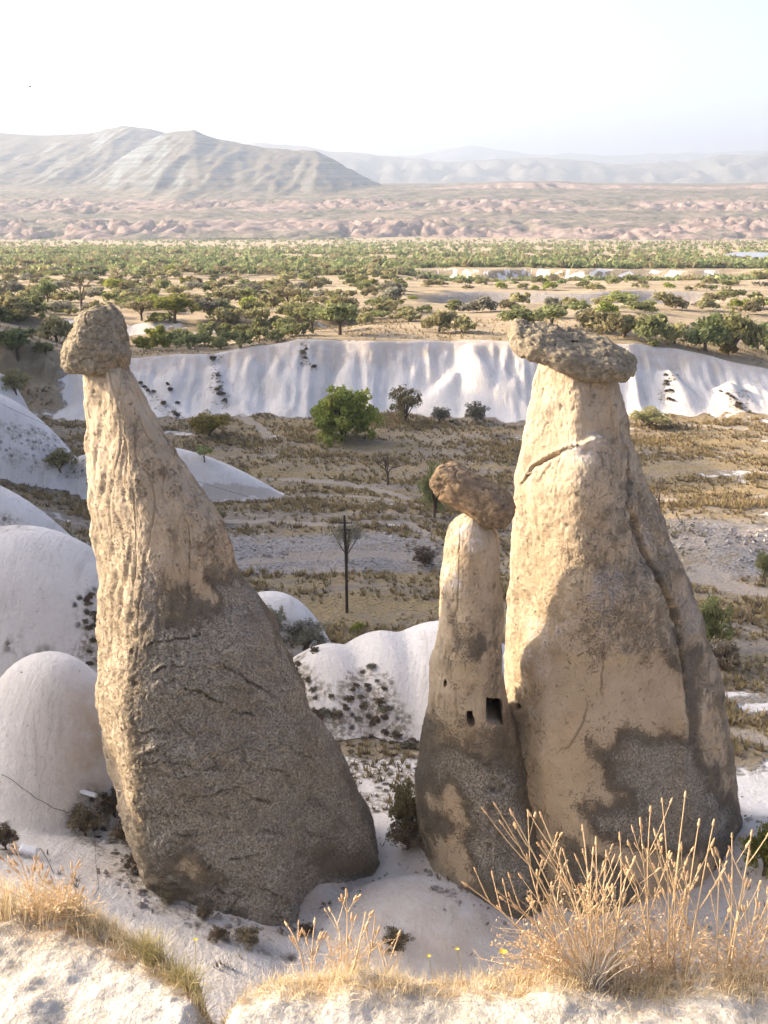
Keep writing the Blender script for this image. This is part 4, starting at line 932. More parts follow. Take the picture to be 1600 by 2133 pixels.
def bare_tree(label, px, row, hpx, seed, cat='tree', lean=0.0):
    rng = np.random.default_rng(seed); g = ground_hit(px, row); dep = g[1] * CP - (g[2] - CAM_Z) * SP; H0 = hpx * dep / FOC
    segs = []
    def grow(p, d, ln, r, lv):
        q = p + d * ln; m_ = (p + q) / 2 + rng.normal(0, ln * 0.06, 3); segs.append(([p, m_, q], [r, r * 0.85, r * 0.65]))
        if lv == 0: return
        for _ in range(3 if lv > 1 else 2):
            nd = d + rng.normal(0, 0.55, 3); nd[2] = abs(nd[2]) * 0.8 + 0.15; nd /= np.linalg.norm(nd); grow(q, nd, ln * rng.uniform(0.6, 0.8), r * 0.6, lv - 1)
    o = empty('bare_tree', g, label, cat)
    segs.clear(); d0 = np.array([lean, 0, 1.0]); d0 /= np.linalg.norm(d0)
    v, f = tubes([[[0, 0, -0.2], [0.01, 0, H0 * 0.15], d0 * H0 * 0.32]], [[H0 * 0.04, H0 * 0.034, H0 * 0.028]], 7); link('trunk', make_mesh('trunk', v, f), M_BARK, o)
    for k in range(4):
        nd = d0 + rng.normal(0, 0.5, 3); nd[2] = abs(nd[2]); nd /= np.linalg.norm(nd); grow(d0 * H0 * 0.30, nd, H0 * 0.27, H0 * 0.02, 4)
    v, f = tubes([s[0] for s in segs], [s[1] for s in segs], 4); link('branches', make_mesh('branches', v, f), M_BARK, o)
    return o
bare_tree('leafless dark little tree on the grass before the green tree', 808, 1010, 72, 5)
bare_tree('leafless tree beside the pale trail right of the tallest spire', 1372, 1060, 62, 8)
bare_tree('leafless grey tree on the plateau behind the round capped boulder', 170, 642, 78, 9)

# dark cushion shrubs in the gully between the spires
GUL = [(620, 1385), (640, 1345), (655, 1358), (612, 1400), (622, 1410), (735, 1438), (742, 1430), (785, 1420), (765, 1430), (728, 1460), (752, 1453), (758, 1474), (790, 1466), (795, 1482), (718, 1470), (722, 1478), (657, 1455), (690, 1452), (655, 1490), (680, 1488), (700, 1495), (785, 1505), (775, 1512), (805, 1480), (800, 1435), (772, 1392), (815, 1548), (838, 1552), (850, 1558), (825, 1535), (860, 1548), (745, 1500), (760, 1540), (800, 1525), (668, 1520), (690, 1540), (640, 1420), (650, 1440), (665, 1500)]
for i, (px, row) in enumerate(GUL):
    w = _rv.uniform(13, 26) if i not in (18, 19, 20, 21, 28) else 30
    plant('cushion_shrub', 'shrub', 'small dark cushion shrub dotting the white gully between the spires', 'cushion shrubs in the white gully', 'shrub%d' % (i % 5), ['dead', 'grey', 'dead'][i % 3], px, row, w, w * 0.62, whole=True)
for i in range(16):
    px, row = _rv.uniform(165, 210), _rv.uniform(1240, 1385)
    plant('cushion_shrub', 'shrub', 'dark tufted shrub at the foot of the white dome left of the leaning cone', 'cushion shrubs by the left domes', 'shrub%d' % (i % 5), 'dead', px, row, _rv.uniform(12, 22), 12, whole=True)

# scrub clinging to the gullies of the white cliff
for i, (x0, y0, x1, y1) in enumerate([(446, 745, 462, 838)] * 9 + [(626, 716, 652, 768)] * 6 + [(292, 800, 372, 868)] * 9 + [(1380, 775, 1405, 845)] * 7 + [(1505, 815, 1560, 862)] * 9 + [(345, 800, 372, 845)] * 4):
    t = _rv.random(); plant('cliff_scrub', 'shrub', 'tiny dark shrub clinging to a gully of the white cliff', 'shrubs clinging to the white cliff', 'shrub%d' % (i % 5), 'dead', x0 + (x1 - x0) * t + _rv.uniform(-7, 7), y0 + (y1 - y0) * t, _rv.uniform(8, 15), _rv.uniform(6, 9), whole=True)
# --- plateau plants in view: (px, base row, width, height, prototype, leaves)
FRONT = [(38, 748, 92, 68, 'tree1', 'dark'), (95, 738, 42, 30, 'shrub1', 'green'), (118, 712, 84, 60, 'shrub0', 'olive'), (240, 735, 40, 28, 'shrub2', 'green'), (365, 672, 92, 62, 'tree2', 'bright'), (295, 668, 60, 44, 'tree0', 'olive'),
         (525, 664, 56, 40, 'tree3', 'green'), (650, 690, 78, 56, 'tree0', 'green'), (708, 697, 100, 70, 'tree1', 'green'), (915, 692, 70, 50, 'shrub3', 'olive'), (962, 694, 62, 40, 'shrub4', 'olive'), (1082, 698, 92, 62, 'tree2', 'green'),
         (1150, 684, 84, 52, 'tree3', 'green'), (1245, 692, 92, 52, 'shrub0', 'olive'), (1300, 703, 100, 56, 'shrub1', 'olive'), (1350, 714, 104, 62, 'shrub2', 'green'), (1405, 716, 70, 46, 'shrub3', 'olive'), (1468, 730, 104, 82, 'shrub4', 'dark'), (1530, 734, 120, 92, 'shrub0', 'green'),
         (1598, 738, 90, 78, 'shrub1', 'dark'), (1517, 740, 44, 26, 'shrub2', 'yellow'), (100, 633, 52, 50, 'tree2', 'dark'), (35, 655, 78, 44, 'shrub3', 'olive'), (22, 617, 60, 36, 'shrub4', 'grey'), (205, 660, 60, 36, 'shrub2', 'olive'), (560, 650, 60, 40, 'shrub2', 'olive'), (425, 650, 46, 34, 'shrub1', 'olive'), (470, 640, 70, 44, 'tree3', 'olive'), (720, 655, 60, 42, 'shrub0', 'olive'), (820, 645, 54, 50, 'tree1', 'grey'), (600, 640, 64, 44, 'tree0', 'olive')]
GN = {'dark': 'dark green', 'green': 'green', 'olive': 'olive', 'bright': 'yellow green', 'grey': 'greyish', 'yellow': 'straw yellow'}
for px, row, w, h, key, lf in FRONT:
    tr = key.startswith('tree')
    plant('tree' if tr else 'shrub', 'tree' if tr else 'shrub', '%s %s near the edge of the plateau above the white cliff' % (GN[lf], 'tree' if tr else 'rounded shrub'), 'plants along the plateau edge', key, lf, px, row, w, h)
for i, (px, row) in enumerate([(305, 728), (335, 730), (362, 722), (392, 726), (420, 720), (455, 728), (480, 718), (512, 722), (540, 708), (572, 712), (602, 702), (625, 699), (470, 702), (505, 700), (545, 694), (590, 690), (430, 704), (330, 712), (380, 708)]):
    w = _rv.uniform(44, 62)
    plant('vine', 'vine', 'leafy vine in the green vineyard row above the white cliff', 'vines of the small vineyard', 'shrub%d' % (i % 5), 'bright' if i in (0, 1, 17) else 'green', px, row, w, _rv.uniform(26, 40), whole=True)

# scattered orchard trees and shrubs further back, placed on the ground
def place(px, row):
    side = 'behind the round capped boulder' if px < 270 else 'behind the vineyard' if px < 650 else 'behind the cliff middle' if px < 1020 else 'behind the tilted slab' if px < 1350 else 'behind the thick green shrubs'
    far = 'close to the rim' if row > 640 else 'in mid plateau' if row > 605 else 'on far fallow fields'
    return far + ' ' + side
rng = np.random.default_rng(77); placed = 0; tries = 0; OCC = [(p[0], p[1]) for p in FRONT]
while placed < 330 and tries < 6000:
    tries += 1
    row = 566 + 112 * rng.random() ** 1.15; px = rng.uniform(-25, 1625)
    if 900 < px < 1500 and (606 < row < 636): continue
    if 860 < px < 1570 and (560 < row < 590): continue
    dens = 0.55 + 0.9 * float(fbm2(px / 160, row / 14, 3, 81)) + (0.25 if px < 860 else -0.05) - (0.5 if row > 655 else 0)
    if rng.random() > dens: continue
    if any(abs(px - a) < 20 and abs(row - b) < 5 for a, b in OCC): continue
    OCC.append((px, row)); placed += 1
    g = ground_hit(px, row); w = rng.uniform(2.0, 5.4); tr = rng.random() < 0.22
    lf = rng.choice(['olive', 'green', 'olive', 'grey', 'bright', 'dark'], p=[.34, .28, .12, .12, .09, .05]); key = ('tree%d' % rng.integers(4)) if tr else ('shrub%d' % rng.integers(5))
    plant('orchard_tree' if tr else 'scrub_bush', 'tree' if tr else 'bush', '%s %s %s %s' % ('small' if w < 3.0 else ('large' if w > 4.4 else 'middling'), GN[lf], 'orchard tree' if tr else 'bush', place(px, row)), 'plants scattered over the plateau', key, lf, 0, 0, 0, whole=True, pos=g, width=w, height=min(3.6, w * (rng.uniform(0.6, 0.8) if tr else rng.uniform(0.42, 0.66))))

# the far orchards read as one mass
def mass(name, label, pos, size, leaf, seed, per=12, lf=0.5):
    rng = np.random.default_rng(seed); n = len(pos)
    C = np.repeat(pos, 3, 0) + rng.normal(0, 0.35, (n * 3, 3)) * np.repeat(size, 3)[:, None] * np.array([1, 1, 0.3]) + np.array([0, 0, 1]) * np.repeat(size, 3)[:, None] * 0.45
    V, F, T = leaf_cloud(C, np.repeat(size, 3) * 0.5, per, 1.0, rng, up=0.2)
    ctr = V.reshape(-1, 4, 3).mean(1); sc = np.repeat(np.repeat(size, 3), per) * lf
    V = (ctr[:, None] + (V.reshape(-1, 4, 3) - ctr[:, None]) * sc[:, None, None]).reshape(-1, 3)
    o = link(name, make_mesh(name, V, F, dict(tint=T), smooth_shade=False), M_LEAF[leaf]); tag(o, label, kind='stuff'); return o
rng = np.random.default_rng(99); N0 = 30000
# uniform over the ground, thinned by field pattern
row = 492 + 82 * rng.random(N0) ** 0.9; ang = np.arctan((row - 1066.5) / FOC) + PITCH
yy = 13.6 / np.maximum(np.tan(ang) - 0.043, 0.004); yy = np.clip(yy, 260, 1520)
xx = (rng.uniform(-60, 1660, N0) - 800) / FOC * (yy * CP + 8)
field = fbm2(xx / 260, yy / 45, 4, 91) + 0.3 * fbm2(xx / 30, yy / 30, 2, 93)
keep = field > rng.uniform(-0.15, 1.0, N0); keep &= ~((np.abs(yy - 388) < 22) & (xx / yy > 0.02) & (xx / yy < 0.34)); keep &= ~(np.hypot((xx - 186) / 30, (yy - 545) / 40) < 1.1)
xx, yy, field = xx[keep], yy[keep], field[keep]; zz = terrain(xx, yy); pos = np.stack([xx, yy, zz], -1)
sz = rng.uniform(1.5, 3.3, len(xx)); pick = rng.random(len(xx)) + 0.4 * field
for nm, lo_, hi_, lf in (('far_orchard', 0.75, 9, 'green'), ('far_scrub', -9, 0.40, 'olive'), ('far_grove', 0.40, 0.75, 'dark')):
    s = (pick >= lo_) & (pick < hi_)
    mass(nm, {'far_orchard': 'distant green orchards across the plain', 'far_scrub': 'distant olive scrub across the plain', 'far_grove': 'distant dark groves across the plain'}[nm], pos[s], sz[s], lf, 101 + len(nm), per=4, lf=0.42)

# --- dry grass over the valley floor
rng = np.random.default_rng(55)
def tufts(name, label, x, y, size, mat, seed, blades=9, spread=0.5, tint=None):
    rng = np.random.default_rng(seed); z = terrain(x, y); n = len(x)
    a = rng.uniform(0, 2 * np.pi, (n, blades)); s = np.repeat(size[:, None], blades, 1) * rng.uniform(0.6, 1.25, (n, blades))
    B = np.stack([x, y, z], -1)[:, None] + np.stack([np.cos(a) * s * 0.18, np.sin(a) * s * 0.18, 0 * a - 0.03], -1)
    tip = B + np.stack([np.cos(a) * s * spread, np.sin(a) * s * spread, s], -1)
    sd = np.stack([-np.sin(a), np.cos(a), 0 * a], -1) * (s * 0.16)[..., None]
    V = np.stack([B - sd, B + sd, tip], 2).reshape(-1, 3); F = np.arange(len(V)).reshape(-1, 3)
    t = np.clip((rng.uniform(0.2, 0.9, n) if tint is None else tint)[:, None] + rng.normal(0, 0.15, (n, blades)), 0, 1)
    return tag(link(name, make_mesh(name, V, F, dict(tint=np.repeat(t.ravel(), 3)), smooth_shade=False), mat), label, kind='stuff')
N0 = 60000; y = 44 + 92 * rng.random(N0) ** 0.8; x = rng.uniform(-0.40, 0.40, N0) * (y + 6)
h_, w_, g_, nz_, nf_ = terrain(x, y, True)
i = np.clip(np.searchsorted(ys, y), 0, len(ys) - 1); j = np.clip(np.searchsorted(xs, x), 0, len(xs) - 1); pth = PATH[i, j]
gd = fbm2(x / 14, y / 5, 4, 111) + 0.4 * fbm2(x / 2.5, y / 2.5, 2, 113)
keep = (w_ < 0.3) & (pth < 0.2) & (gd > rng.uniform(-0.55, 0.6, N0)) & (g_ < rng.uniform(0.1, 0.9, N0))
x, y, gd = x[keep], y[keep], gd[keep]
s = rng.uniform(0.16, 0.42, len(x)) * (1 + 0.3 * np.clip(gd, -1, 1)); low = rng.random(len(x)) < 0.14
tufts('dry_grass', 'tawny dry grass tufts covering the valley floor', x[~low], y[~low], s[~low], M_STRAW, 3, tint=np.clip(0.5 + 0.4 * gd[~low], 0.05, 0.95))
tufts('dry_scrub', 'low dark dead scrub between the grass tufts', x[low], y[low], s[low] * 0.9, M_LEAF['dead'], 4, blades=12, spread=0.9)
# grass on the plateau rim and the slope under the left domes
N0 = 9000; x = rng.uniform(-60, 55, N0); ft, cr = cliff_lines(x); y = cr + rng.uniform(0.5, 26, N0) ; keep = fbm2(x / 8, y / 4, 3, 121) > rng.uniform(-0.3, 0.7, N0)
tufts('rim_grass', 'sparse dry grass along the plateau rim above the cliff', x[keep], y[keep], rng.uniform(0.15, 0.4, keep.sum()), M_STRAW, 5, blades=6)
N0 = 1500; x = rng.uniform(-12, 14, N0); y = rng.uniform(37, 46, N0); keep = (terrain(x, y, True)[1] > 2) | (in_poly(*project(x, y, terrain(x, y)), [(640, 1540), (880, 1560), (900, 1680), (760, 1700), (690, 1620)]))
tufts('gully_grass', 'dull dry grass at the bottom of the gully between the spires', x[keep], y[keep], rng.uniform(0.12, 0.34, keep.sum()), M_STRAW, 6, blades=9, tint=rng.uniform(0, 0.4, keep.sum()))

# stones lying about: loose rubble on the banks and round the feet of the spires
def rubble(name, label, x, y, size, seed):
    rng = np.random.default_rng(seed); n = len(x); z = terrain(x, y)
    oc = np.array([[1, 0, 0], [-1, 0, 0], [0, 1, 0], [0, -1, 0], [0, 0, 1], [0, 0, -1.]]); fc = np.array([[0, 2, 4], [2, 1, 4], [1, 3, 4], [3, 0, 4], [2, 0, 5], [1, 2, 5], [3, 1, 5], [0, 3, 5]])
    a = rng.uniform(0, 6.28, n); V = oc[None] * (size[:, None] * rng.uniform(0.5, 1.2, (n, 3)) * (1, 1, 0.7))[:, None] * rng.uniform(0.7, 1.25, (n, 6, 1))
    V = np.stack([V[..., 0] * np.cos(a)[:, None] - V[..., 1] * np.sin(a)[:, None], V[..., 0] * np.sin(a)[:, None] + V[..., 1] * np.cos(a)[:, None], V[..., 2]], -1) + np.stack([x, y, z + size * 0.15], -1)[:, None]
    F = (fc[None] + 6 * np.arange(n)[:, None, None]).reshape(-1, 3)
    return tag(link(name, make_mesh(name, V.reshape(-1, 3), F, dict(tint=np.repeat(rng.random(n), 6)), smooth_shade=False), M_STONE), label, kind='stuff')
ms = NT('loose_stone'); M_STONE = ms.done(ms.mix(ms.attr('tint'), (0.20, 0.175, 0.15), (0.50, 0.47, 0.43)), ms.bump(ms.noise(ms.geo(), 12, 4), 0.03, 0.8))
rng = np.random.default_rng(66)
N0 = 2200; x = rng.uniform(-14, 16, N0); y = rng.uniform(27, 47, N0); k = fbm2(x / 2.5, y / 2.5, 3, 161) > rng.uniform(-0.1, 0.9, N0); rubble('rubble', 'small loose stones round the feet of the spires', x[k], y[k], 0.02 + 0.11 * rng.random(k.sum()) ** 3, 7)
N0 = 2600; x = np.concatenate([rng.uniform(20, 34, N0 // 2), rng.uniform(-24, 12, N0 // 2)]); y = rng.uniform(73, 83, N0); k = fbm2(x / 4, y / 3, 3, 163) > rng.uniform(-0.3, 0.7, N0); rubble('rubble', 'grey rubble strewn over the low bank in the valley', x[k], y[k], 0.05 + 0.22 * rng.random(k.sum()) ** 2.5, 8)
N0 = 1600; x = rng.uniform(-12.5, 15, N0); y = rng.uniform(27.5, 37, N0); hh_, ww_, _, nz_, nf_ = terrain(x, y, True); k = (fbm2(x / 1.6, y / 1.6, 3, 165) > rng.uniform(0.1, 1.0, N0)); tufts('weeds', 'sparse dead weeds on the tuff round the spires', x[k], y[k], rng.uniform(0.06, 0.2, k.sum()), M_LEAF['dead'], 9, blades=9, spread=0.8)
pts = []
for cx, cy, rx, ry, n in ((-5.0, 34.4, 4.3, 4.0, 420), (9.6, 35.6, 4.7, 4.6, 300), (4.2, 34.0, 2.9, 2.9, 240)):
    th = rng.uniform(0, 2 * np.pi, n); q = 0.86 + 0.35 * rng.random(n) ** 1.5; pts.append(np.stack([cx + rx * q * np.cos(th), cy + ry * q * np.sin(th)], -1))
pts = np.concatenate(pts); rubble('debris', 'crumbled tuff debris skirting the feet of the spires', pts[:, 0], pts[:, 1], 0.03 + 0.16 * rng.random(len(pts)) ** 3, 10)
# pond at the edge of the plain
a = np.linspace(0, 2 * np.pi, 48, endpoint=False); rr = 1 + 0.12 * np.sin(3 * a) + 0.06 * np.sin(7 * a)
V = np.concatenate([[[194, 545, LAKE_Z]], np.stack([194 + 25 * rr * np.cos(a), 545 + 33 * rr * np.sin(a), a * 0 + LAKE_Z], -1)])
F = np.stack([np.zeros(48, int), 1 + np.arange(48), 1 + (np.arange(48) + 1) % 48], -1)
mw = NT('pond_water'); mw.b.inputs['Roughness'].default_value = 0.12; mw.b.inputs['Specular IOR Level'].default_value = 0.5
mw.done((0.24, 0.25, 0.24), mw.bump(mw.noise(mw.geo(), 1.2, 3), 0.05, 0.3))
tag(link('pond_water', make_mesh('pond_water', V, F), mw.m), 'pale still pond at the edge of the plain', kind='structure')
# ------------------------------------------------------------------ power pole, wires, floodlights, cables, bird
M_POLE = plain('creosoted_wood', (0.045, 0.034, 0.026), 0.85); M_METAL = plain('grey_galvanised_metal', (0.42, 0.43, 0.44), 0.5, 0.3); M_WHITE = plain('white_enamel', (0.78, 0.79, 0.80), 0.4)
M_CABLE = plain('black_cable', (0.12, 0.115, 0.11), 0.7); M_GLASSY = plain('lamp_glass', (0.30, 0.34, 0.37), 0.15); M_INS = plain('brown_porcelain', (0.14, 0.10, 0.08), 0.3)
g = ground_hit(723, 1276); dep = g[1] * CP - (g[2] - CAM_Z) * SP; PH = 202 * dep / FOC / CP
pole = empty('power_pole', g, 'tall dark wooden power pole with a short crossarm in the dry grass', 'pole')
v, f = tubes([[[0, 0, -0.6], [-0.02, 0, PH * 0.5], [-0.10, 0, PH]]], [[0.10, 0.09, 0.07]], 10); link('post', make_mesh('post', v, f), M_POLE, pole)
v, f = box(-0.03, -0.13, PH - 0.42, 0.85, 0.07, 0.07); arm = link('crossarm', make_mesh('crossarm', v, f, smooth_shade=False), M_POLE, pole); arm.rotation_euler.y = radians(0)
v, f = tubes([[[0.0, -0.10, PH - 0.85], [0.28, -0.18, PH - 0.92]]], [[0.05, 0.05]], 6); link('bracket', make_mesh('bracket', v, f), M_POLE, pole)
for sx in (-0.42, 0.36):
    v, f = tubes([[[sx, -0.13, PH - 0.37], [sx, -0.13, PH - 0.30], [sx, -0.13, PH - 0.24], [sx, -0.13, PH - 0.17]]], [[0.02, 0.05, 0.035, 0.045]], 8); link('insulator', make_mesh('insulator', v, f), M_INS, pole)
def wire(label, a, b, sag, r=0.011):
    t = np.linspace(0, 1, 40)[:, None]; p = a + (b - a) * t; p[:, 2] -= (4 * t * (1 - t))[:, 0] * sag
    v, f = tubes(p[None], np.full((1, 40), r), 5); return tag(link('power_line', make_mesh('power_line', v, f), M_CABLE), label, 'cable')
top = g + np.array([-0.10, -0.13, PH - 0.2])
e1 = at(-80, 800, 84)
wire('thin overhead wire running from the pole behind the leaning cone', top + (-0.42, 0, 0), e1, 1.0)
wire('thin wire slanting down right from the pole bracket', g + np.array([0.28, -0.18, PH - 0.92]), at(1000, 1165, 58), 0.3)

def ground_cable(label, pts, r=0.011):
    w = np.array([ground_hit(*p) for p in pts]); s = np.linspace(0, len(w) - 1, 60)
    P = np.stack([np.interp(s, np.arange(len(w)), w[:, k]) for k in range(3)], -1)
    P[:, 2] = terrain(P[:, 0], P[:, 1]) + r * 0.8
    v, f = tubes(P[None], np.full((1, 60), r), 6); return tag(link('lamp_cable', make_mesh('lamp_cable', v, f), M_CABLE), label, 'cable')
ground_cable('black cable lying across the white slope towards the upper floodlight', [(2, 1614), (20, 1622), (45, 1642), (75, 1664), (110, 1684), (140, 1694), (165, 1690)])
ground_cable('short black cable running downhill from the lower floodlight', [(62, 1778), (85, 1768), (98, 1790), (112, 1820)])
ground_cable('thin cable hanging down the tuff below the upper floodlight', [(190, 1700), (197, 1740), (200, 1800), (206, 1850), (195, 1868)], 0.008)

def floodlight(label, px, row, post_h, yaw, tilt):
    g = ground_hit(px, row); o = empty('floodlight', g, label, 'floodlight', 'floodlights lighting the rocks', yaw)
    v, f = tubes([[[0, 0, -0.1], [0, 0, post_h * 0.5], [0, 0, post_h]]], [[0.022, 0.022, 0.022]], 8); link('post', make_mesh('post', v, f), M_METAL, o)
    v, f = join([box(0, 0, post_h + 0.03, 0.34, 0.03, 0.02), box(-0.17, 0, post_h + 0.09, 0.012, 0.03, 0.13), box(0.17, 0, post_h + 0.09, 0.012, 0.03, 0.13)]); link('bracket', make_mesh('bracket', v, f, smooth_shade=False), M_METAL, o)
    # housing: box tapering to the back
    V = np.array([[-.31, -.15, -.06], [.31, -.15, -.06], [.31, .15, -.06], [-.31, .15, -.06], [-.31, -.15, .03], [.31, -.15, .03], [.31, .15, .03], [-.31, .15, .03], [-.24, -.09, .075], [.24, -.09, .075], [.24, .09, .075], [-.24, .09, .075]])
    F = np.array([[0, 3, 2, 1], [0, 1, 5, 4], [1, 2, 6, 5], [2, 3, 7, 6], [3, 0, 4, 7], [4, 5, 9, 8], [5, 6, 10, 9], [6, 7, 11, 10], [7, 4, 8, 11], [8, 9, 10, 11]])
    h = link('housing', make_mesh('housing', V, F, smooth_shade=False), M_WHITE, o, (0, 0, post_h + 0.14)); h.rotation_euler = tilt
    v, f = box(0, 0, -0.068, 0.54, 0.24, 0.012); link('glass', make_mesh('glass', v, f, smooth_shade=False), M_GLASSY, h)
floodlight('white floodlight on a thin post beside dead brush and the leaning cone', 188, 1690, 0.62, radians(-8), (radians(-28), radians(14), 0))
floodlight('white floodlight low on the tuff slope behind the foreground grass', 62, 1786, 0.16, radians(-8), (radians(24), radians(10), 0))

p = at(63, 180, 90.0); p[2] = CAM_Z - 90 * row_tan(180)
bird = empty('bird', p, 'small dark bird flying high in the pale sky', 'bird')
bird.rotation_euler = (0, radians(-25), radians(40))
u = np.linspace(0, 1, 9); bod = np.stack([u * 0.34 - 0.17, u * 0, u * 0], -1); v, f = tubes(bod[None], (0.045 * np.sin(np.pi * np.clip(u, 0.04, 0.97)) ** 0.7)[None], 8)
M_BIRD = plain('dark_feathers', (0.22, 0.21, 0.20), 0.8); link('body', make_mesh('body', v, f), M_BIRD, bird)
for s in (-1, 1):
    V = np.array([[0.06, 0, 0.01], [-0.06, 0, 0.01], [0.05, s * .16, 0.06], [-0.05, s * .16, 0.06], [0.0, s * .34, 0.03], [-0.05, s * .33, 0.03]]); F = np.array([[0, 2, 3, 1], [2, 4, 5, 3]])
    wgs = link('wing', make_mesh('wing', V, F), M_BIRD, bird); sm = wgs.modifiers.new('solid', 'SOLIDIFY'); sm.thickness = 0.012

# ------------------------------------------------------------------ foreground ledge
LD = 2.45
def edge_y(x):
    px = 800 + FOC * x / 3.68
    return LD / np.tan(np.arctan((np.interp(px, [-300, 0, 140, 260, 350, 430, 468, 515, 580, 680, 900, 1200, 1600, 2000], [1885, 1892, 1902, 1950, 1995, 2045, 2100, 2060, 2034, 2026, 2026, 2026, 2046, 2036]) - 1066.5) / FOC) + PITCH)
def ledge_z(x, y):
    e = edge_y(x) + 0.03 * fbm2(x / 0.25, x * 0, 3, 141)
    d = y - e
    px = 800 + FOC * x / 3.68
    z = CAM_Z - LD + 0.035 * fbm2(x / 0.45, y / 0.45, 3, 143) + 0.007 * fbm2(x / 0.09, y / 0.09, 3, 144)
    z = z - 0.10 * np.exp(-((px - 466) / 30) ** 2)                       # runnel between the two swells
    z = z - 0.02 * smooth(-0.15, 0.0, d) - 1.5 * np.maximum(d, 0) ** 1.2 - 0.3 * np.maximum(d, 0)
    return z
lx = np.linspace(-2.0, 2.1, 430); ly = axis([(1.2, 2.5, 0.08, 0.012), (2.5, 3.5, 0.007, 0.007), (3.5, 5.4, 0.02, 0.12)])
LX, LY = np.meshgrid(lx, ly); LZ = ledge_z(LX, LY)
cl = fbm2(LX / 0.035, LY / 0.035, 2, 147); LZ = LZ + 0.004 * smooth(0.3, 0.8, cl)
def ledge_mat():
    m = NT('crumbly_pale_tuff_soil'); p = m.geo()
    n1 = m.noise(p, 3.0, 5, 0.6); n2 = m.noise(p, 18, 6, 0.68); n3 = m.noise(p, 90, 4, 0.7); lit = m.attr('litter')
    c = m.mix(m.ramp(n1, 0.35, 0.65), (0.42, 0.39, 0.33), (0.58, 0.545, 0.475)); c = m.mix(m.ramp(n2, 0.52, 0.75, 0, 0.5), c, (0.36, 0.305, 0.225))
    c = m.mix(m.math('MULTIPLY', lit, m.ramp(n2, 0.35, 0.6)), c, (0.42, 0.29, 0.155))
    v = m.vor(p, 60); c = m.mix(m.math('MULTIPLY', m.ramp(v.outputs['Distance'], 0.1, 0.25, 1, 0), m.ramp(n1, 0.5, 0.65)), c, (0.30, 0.27, 0.23))
    b = m.bump(n3, 0.006, 0.9); b = m.bump(n2, 0.03, 0.9, b); return m.done(c, b)
LIT = smooth(-0.16, -0.02, LY - edge_y(LX) + 0.08 * fbm2(LX / 0.3, LY / 0.3, 3, 149))
tag(link('terrace', make_mesh('terrace', np.stack([LX, LY, LZ], -1), grid_faces(len(ly), len(lx)), dict(litter=LIT.ravel())), ledge_mat()), 'crumbly pale tuff terrace edge at the viewpoint', kind='structure')

# grass on the terrace edge
def blades(x, y, L, lean, width, rng, curl=0.5, tilt=0.5):
    n = len(x); z = ledge_z(x, y) - 0.004; a = rng.uniform(0, 2 * np.pi, n); k = 5; t = np.linspace(0, 1, k)[None]
    out = lean[:, None] * t * 0.6 + curl * rng.uniform(0.2, 1, n)[:, None] * t ** 2.2
    P = np.stack([x[:, None] + np.cos(a)[:, None] * out * L[:, None], y[:, None] + np.sin(a)[:, None] * out * L[:, None], z[:, None] + L[:, None] * (t - 0.35 * out * t)], -1)
    w = width[:, None] * (1 - 0.8 * t); sd = np.stack([-np.sin(a), np.cos(a), 0 * a], -1); sd = sd + rng.normal(0, 0.4, sd.shape); sd /= np.linalg.norm(sd, axis=1)[:, None]
    V = np.stack([P - sd[:, None] * w[..., None], P + sd[:, None] * w[..., None]], 2)
    b = (np.arange(n) * k * 2)[:, None]; s = (np.arange(k - 1) * 2)[None]
    F = np.stack([b + s, b + s + 1, b + s + 3, b + s + 2], -1).reshape(-1, 4)
    return V.reshape(-1, 3), F, n * k * 2
M_GOLD = straw_mat('golden_dry_grass', (0.50, 0.39, 0.22), (0.78, 0.66, 0.43), (0.66, 0.49, 0.27)); M_GRN = straw_mat('greenish_dry_grass', (0.28, 0.24, 0.10), (0.50, 0.42, 0.20), (0.32, 0.30, 0.12))
def grass_patch(name, label, px, back, L, mat, seed, width=0.0016, curl=0.5, lean=0.6):
    rng = np.random.default_rng(seed); x = (px - 800) / FOC * 3.68; y = edge_y(x) + back; n = len(x)
    V, F, c = blades(x, y, L * rng.uniform(0.5, 1.2, n), lean * rng.normal(0, 0.7, n), width * rng.uniform(0.6, 1.5, n), rng, curl)
    t = np.repeat(np.clip(rng.normal(0.5, 0.25, n), 0, 1), 10)
    return tag(link(name, make_mesh(name, V, F, dict(tint=t), smooth_shade=False), mat), label, kind='stuff')
rng = np.random.default_rng(12)
n = 1000; px = rng.uniform(-90, 190, n); grass_patch('dry_grass', 'tall golden dry grass on the terrace edge before the leaning cone', px, rng.normal(0.02, 0.05, n), np.interp(px, [-90, 60, 130, 190], [0.16, 0.15, 0.11, 0.07]), M_GOLD, 21)
n = 2200; px = rng.uniform(120, 470, n); grass_patch('dry_grass', 'short golden grass along the sloping terrace edge', px, rng.normal(0.0, 0.035, n), np.full(n, 0.055), M_GOLD, 22, 0.0013, 0.8, 1.0)
n = 700; px = np.concatenate([rng.normal(315, 16, n // 2), rng.normal(402, 22, n // 2)]); grass_patch('dry_grass', 'greenish dry grass tufts hanging on the terrace slope', px, rng.normal(-0.01, 0.02, n), np.full(n, 0.10), M_GRN, 23, 0.0013, 1.0, 0.8)
n = 6500; px = rng.uniform(475, 1690, n); px = px[rng.random(n) < 0.45 + 0.55 * smooth(-0.2, 0.4, fbm2(px / 60, px * 0, 3, 151))]; n = len(px)
grass_patch('dry_grass', 'low orange dry grass matting the terrace edge under the thistle bush', px, rng.normal(-0.01, 0.055, n), np.full(n, 0.055), M_GOLD, 24, 0.0012, 1.0, 1.2)
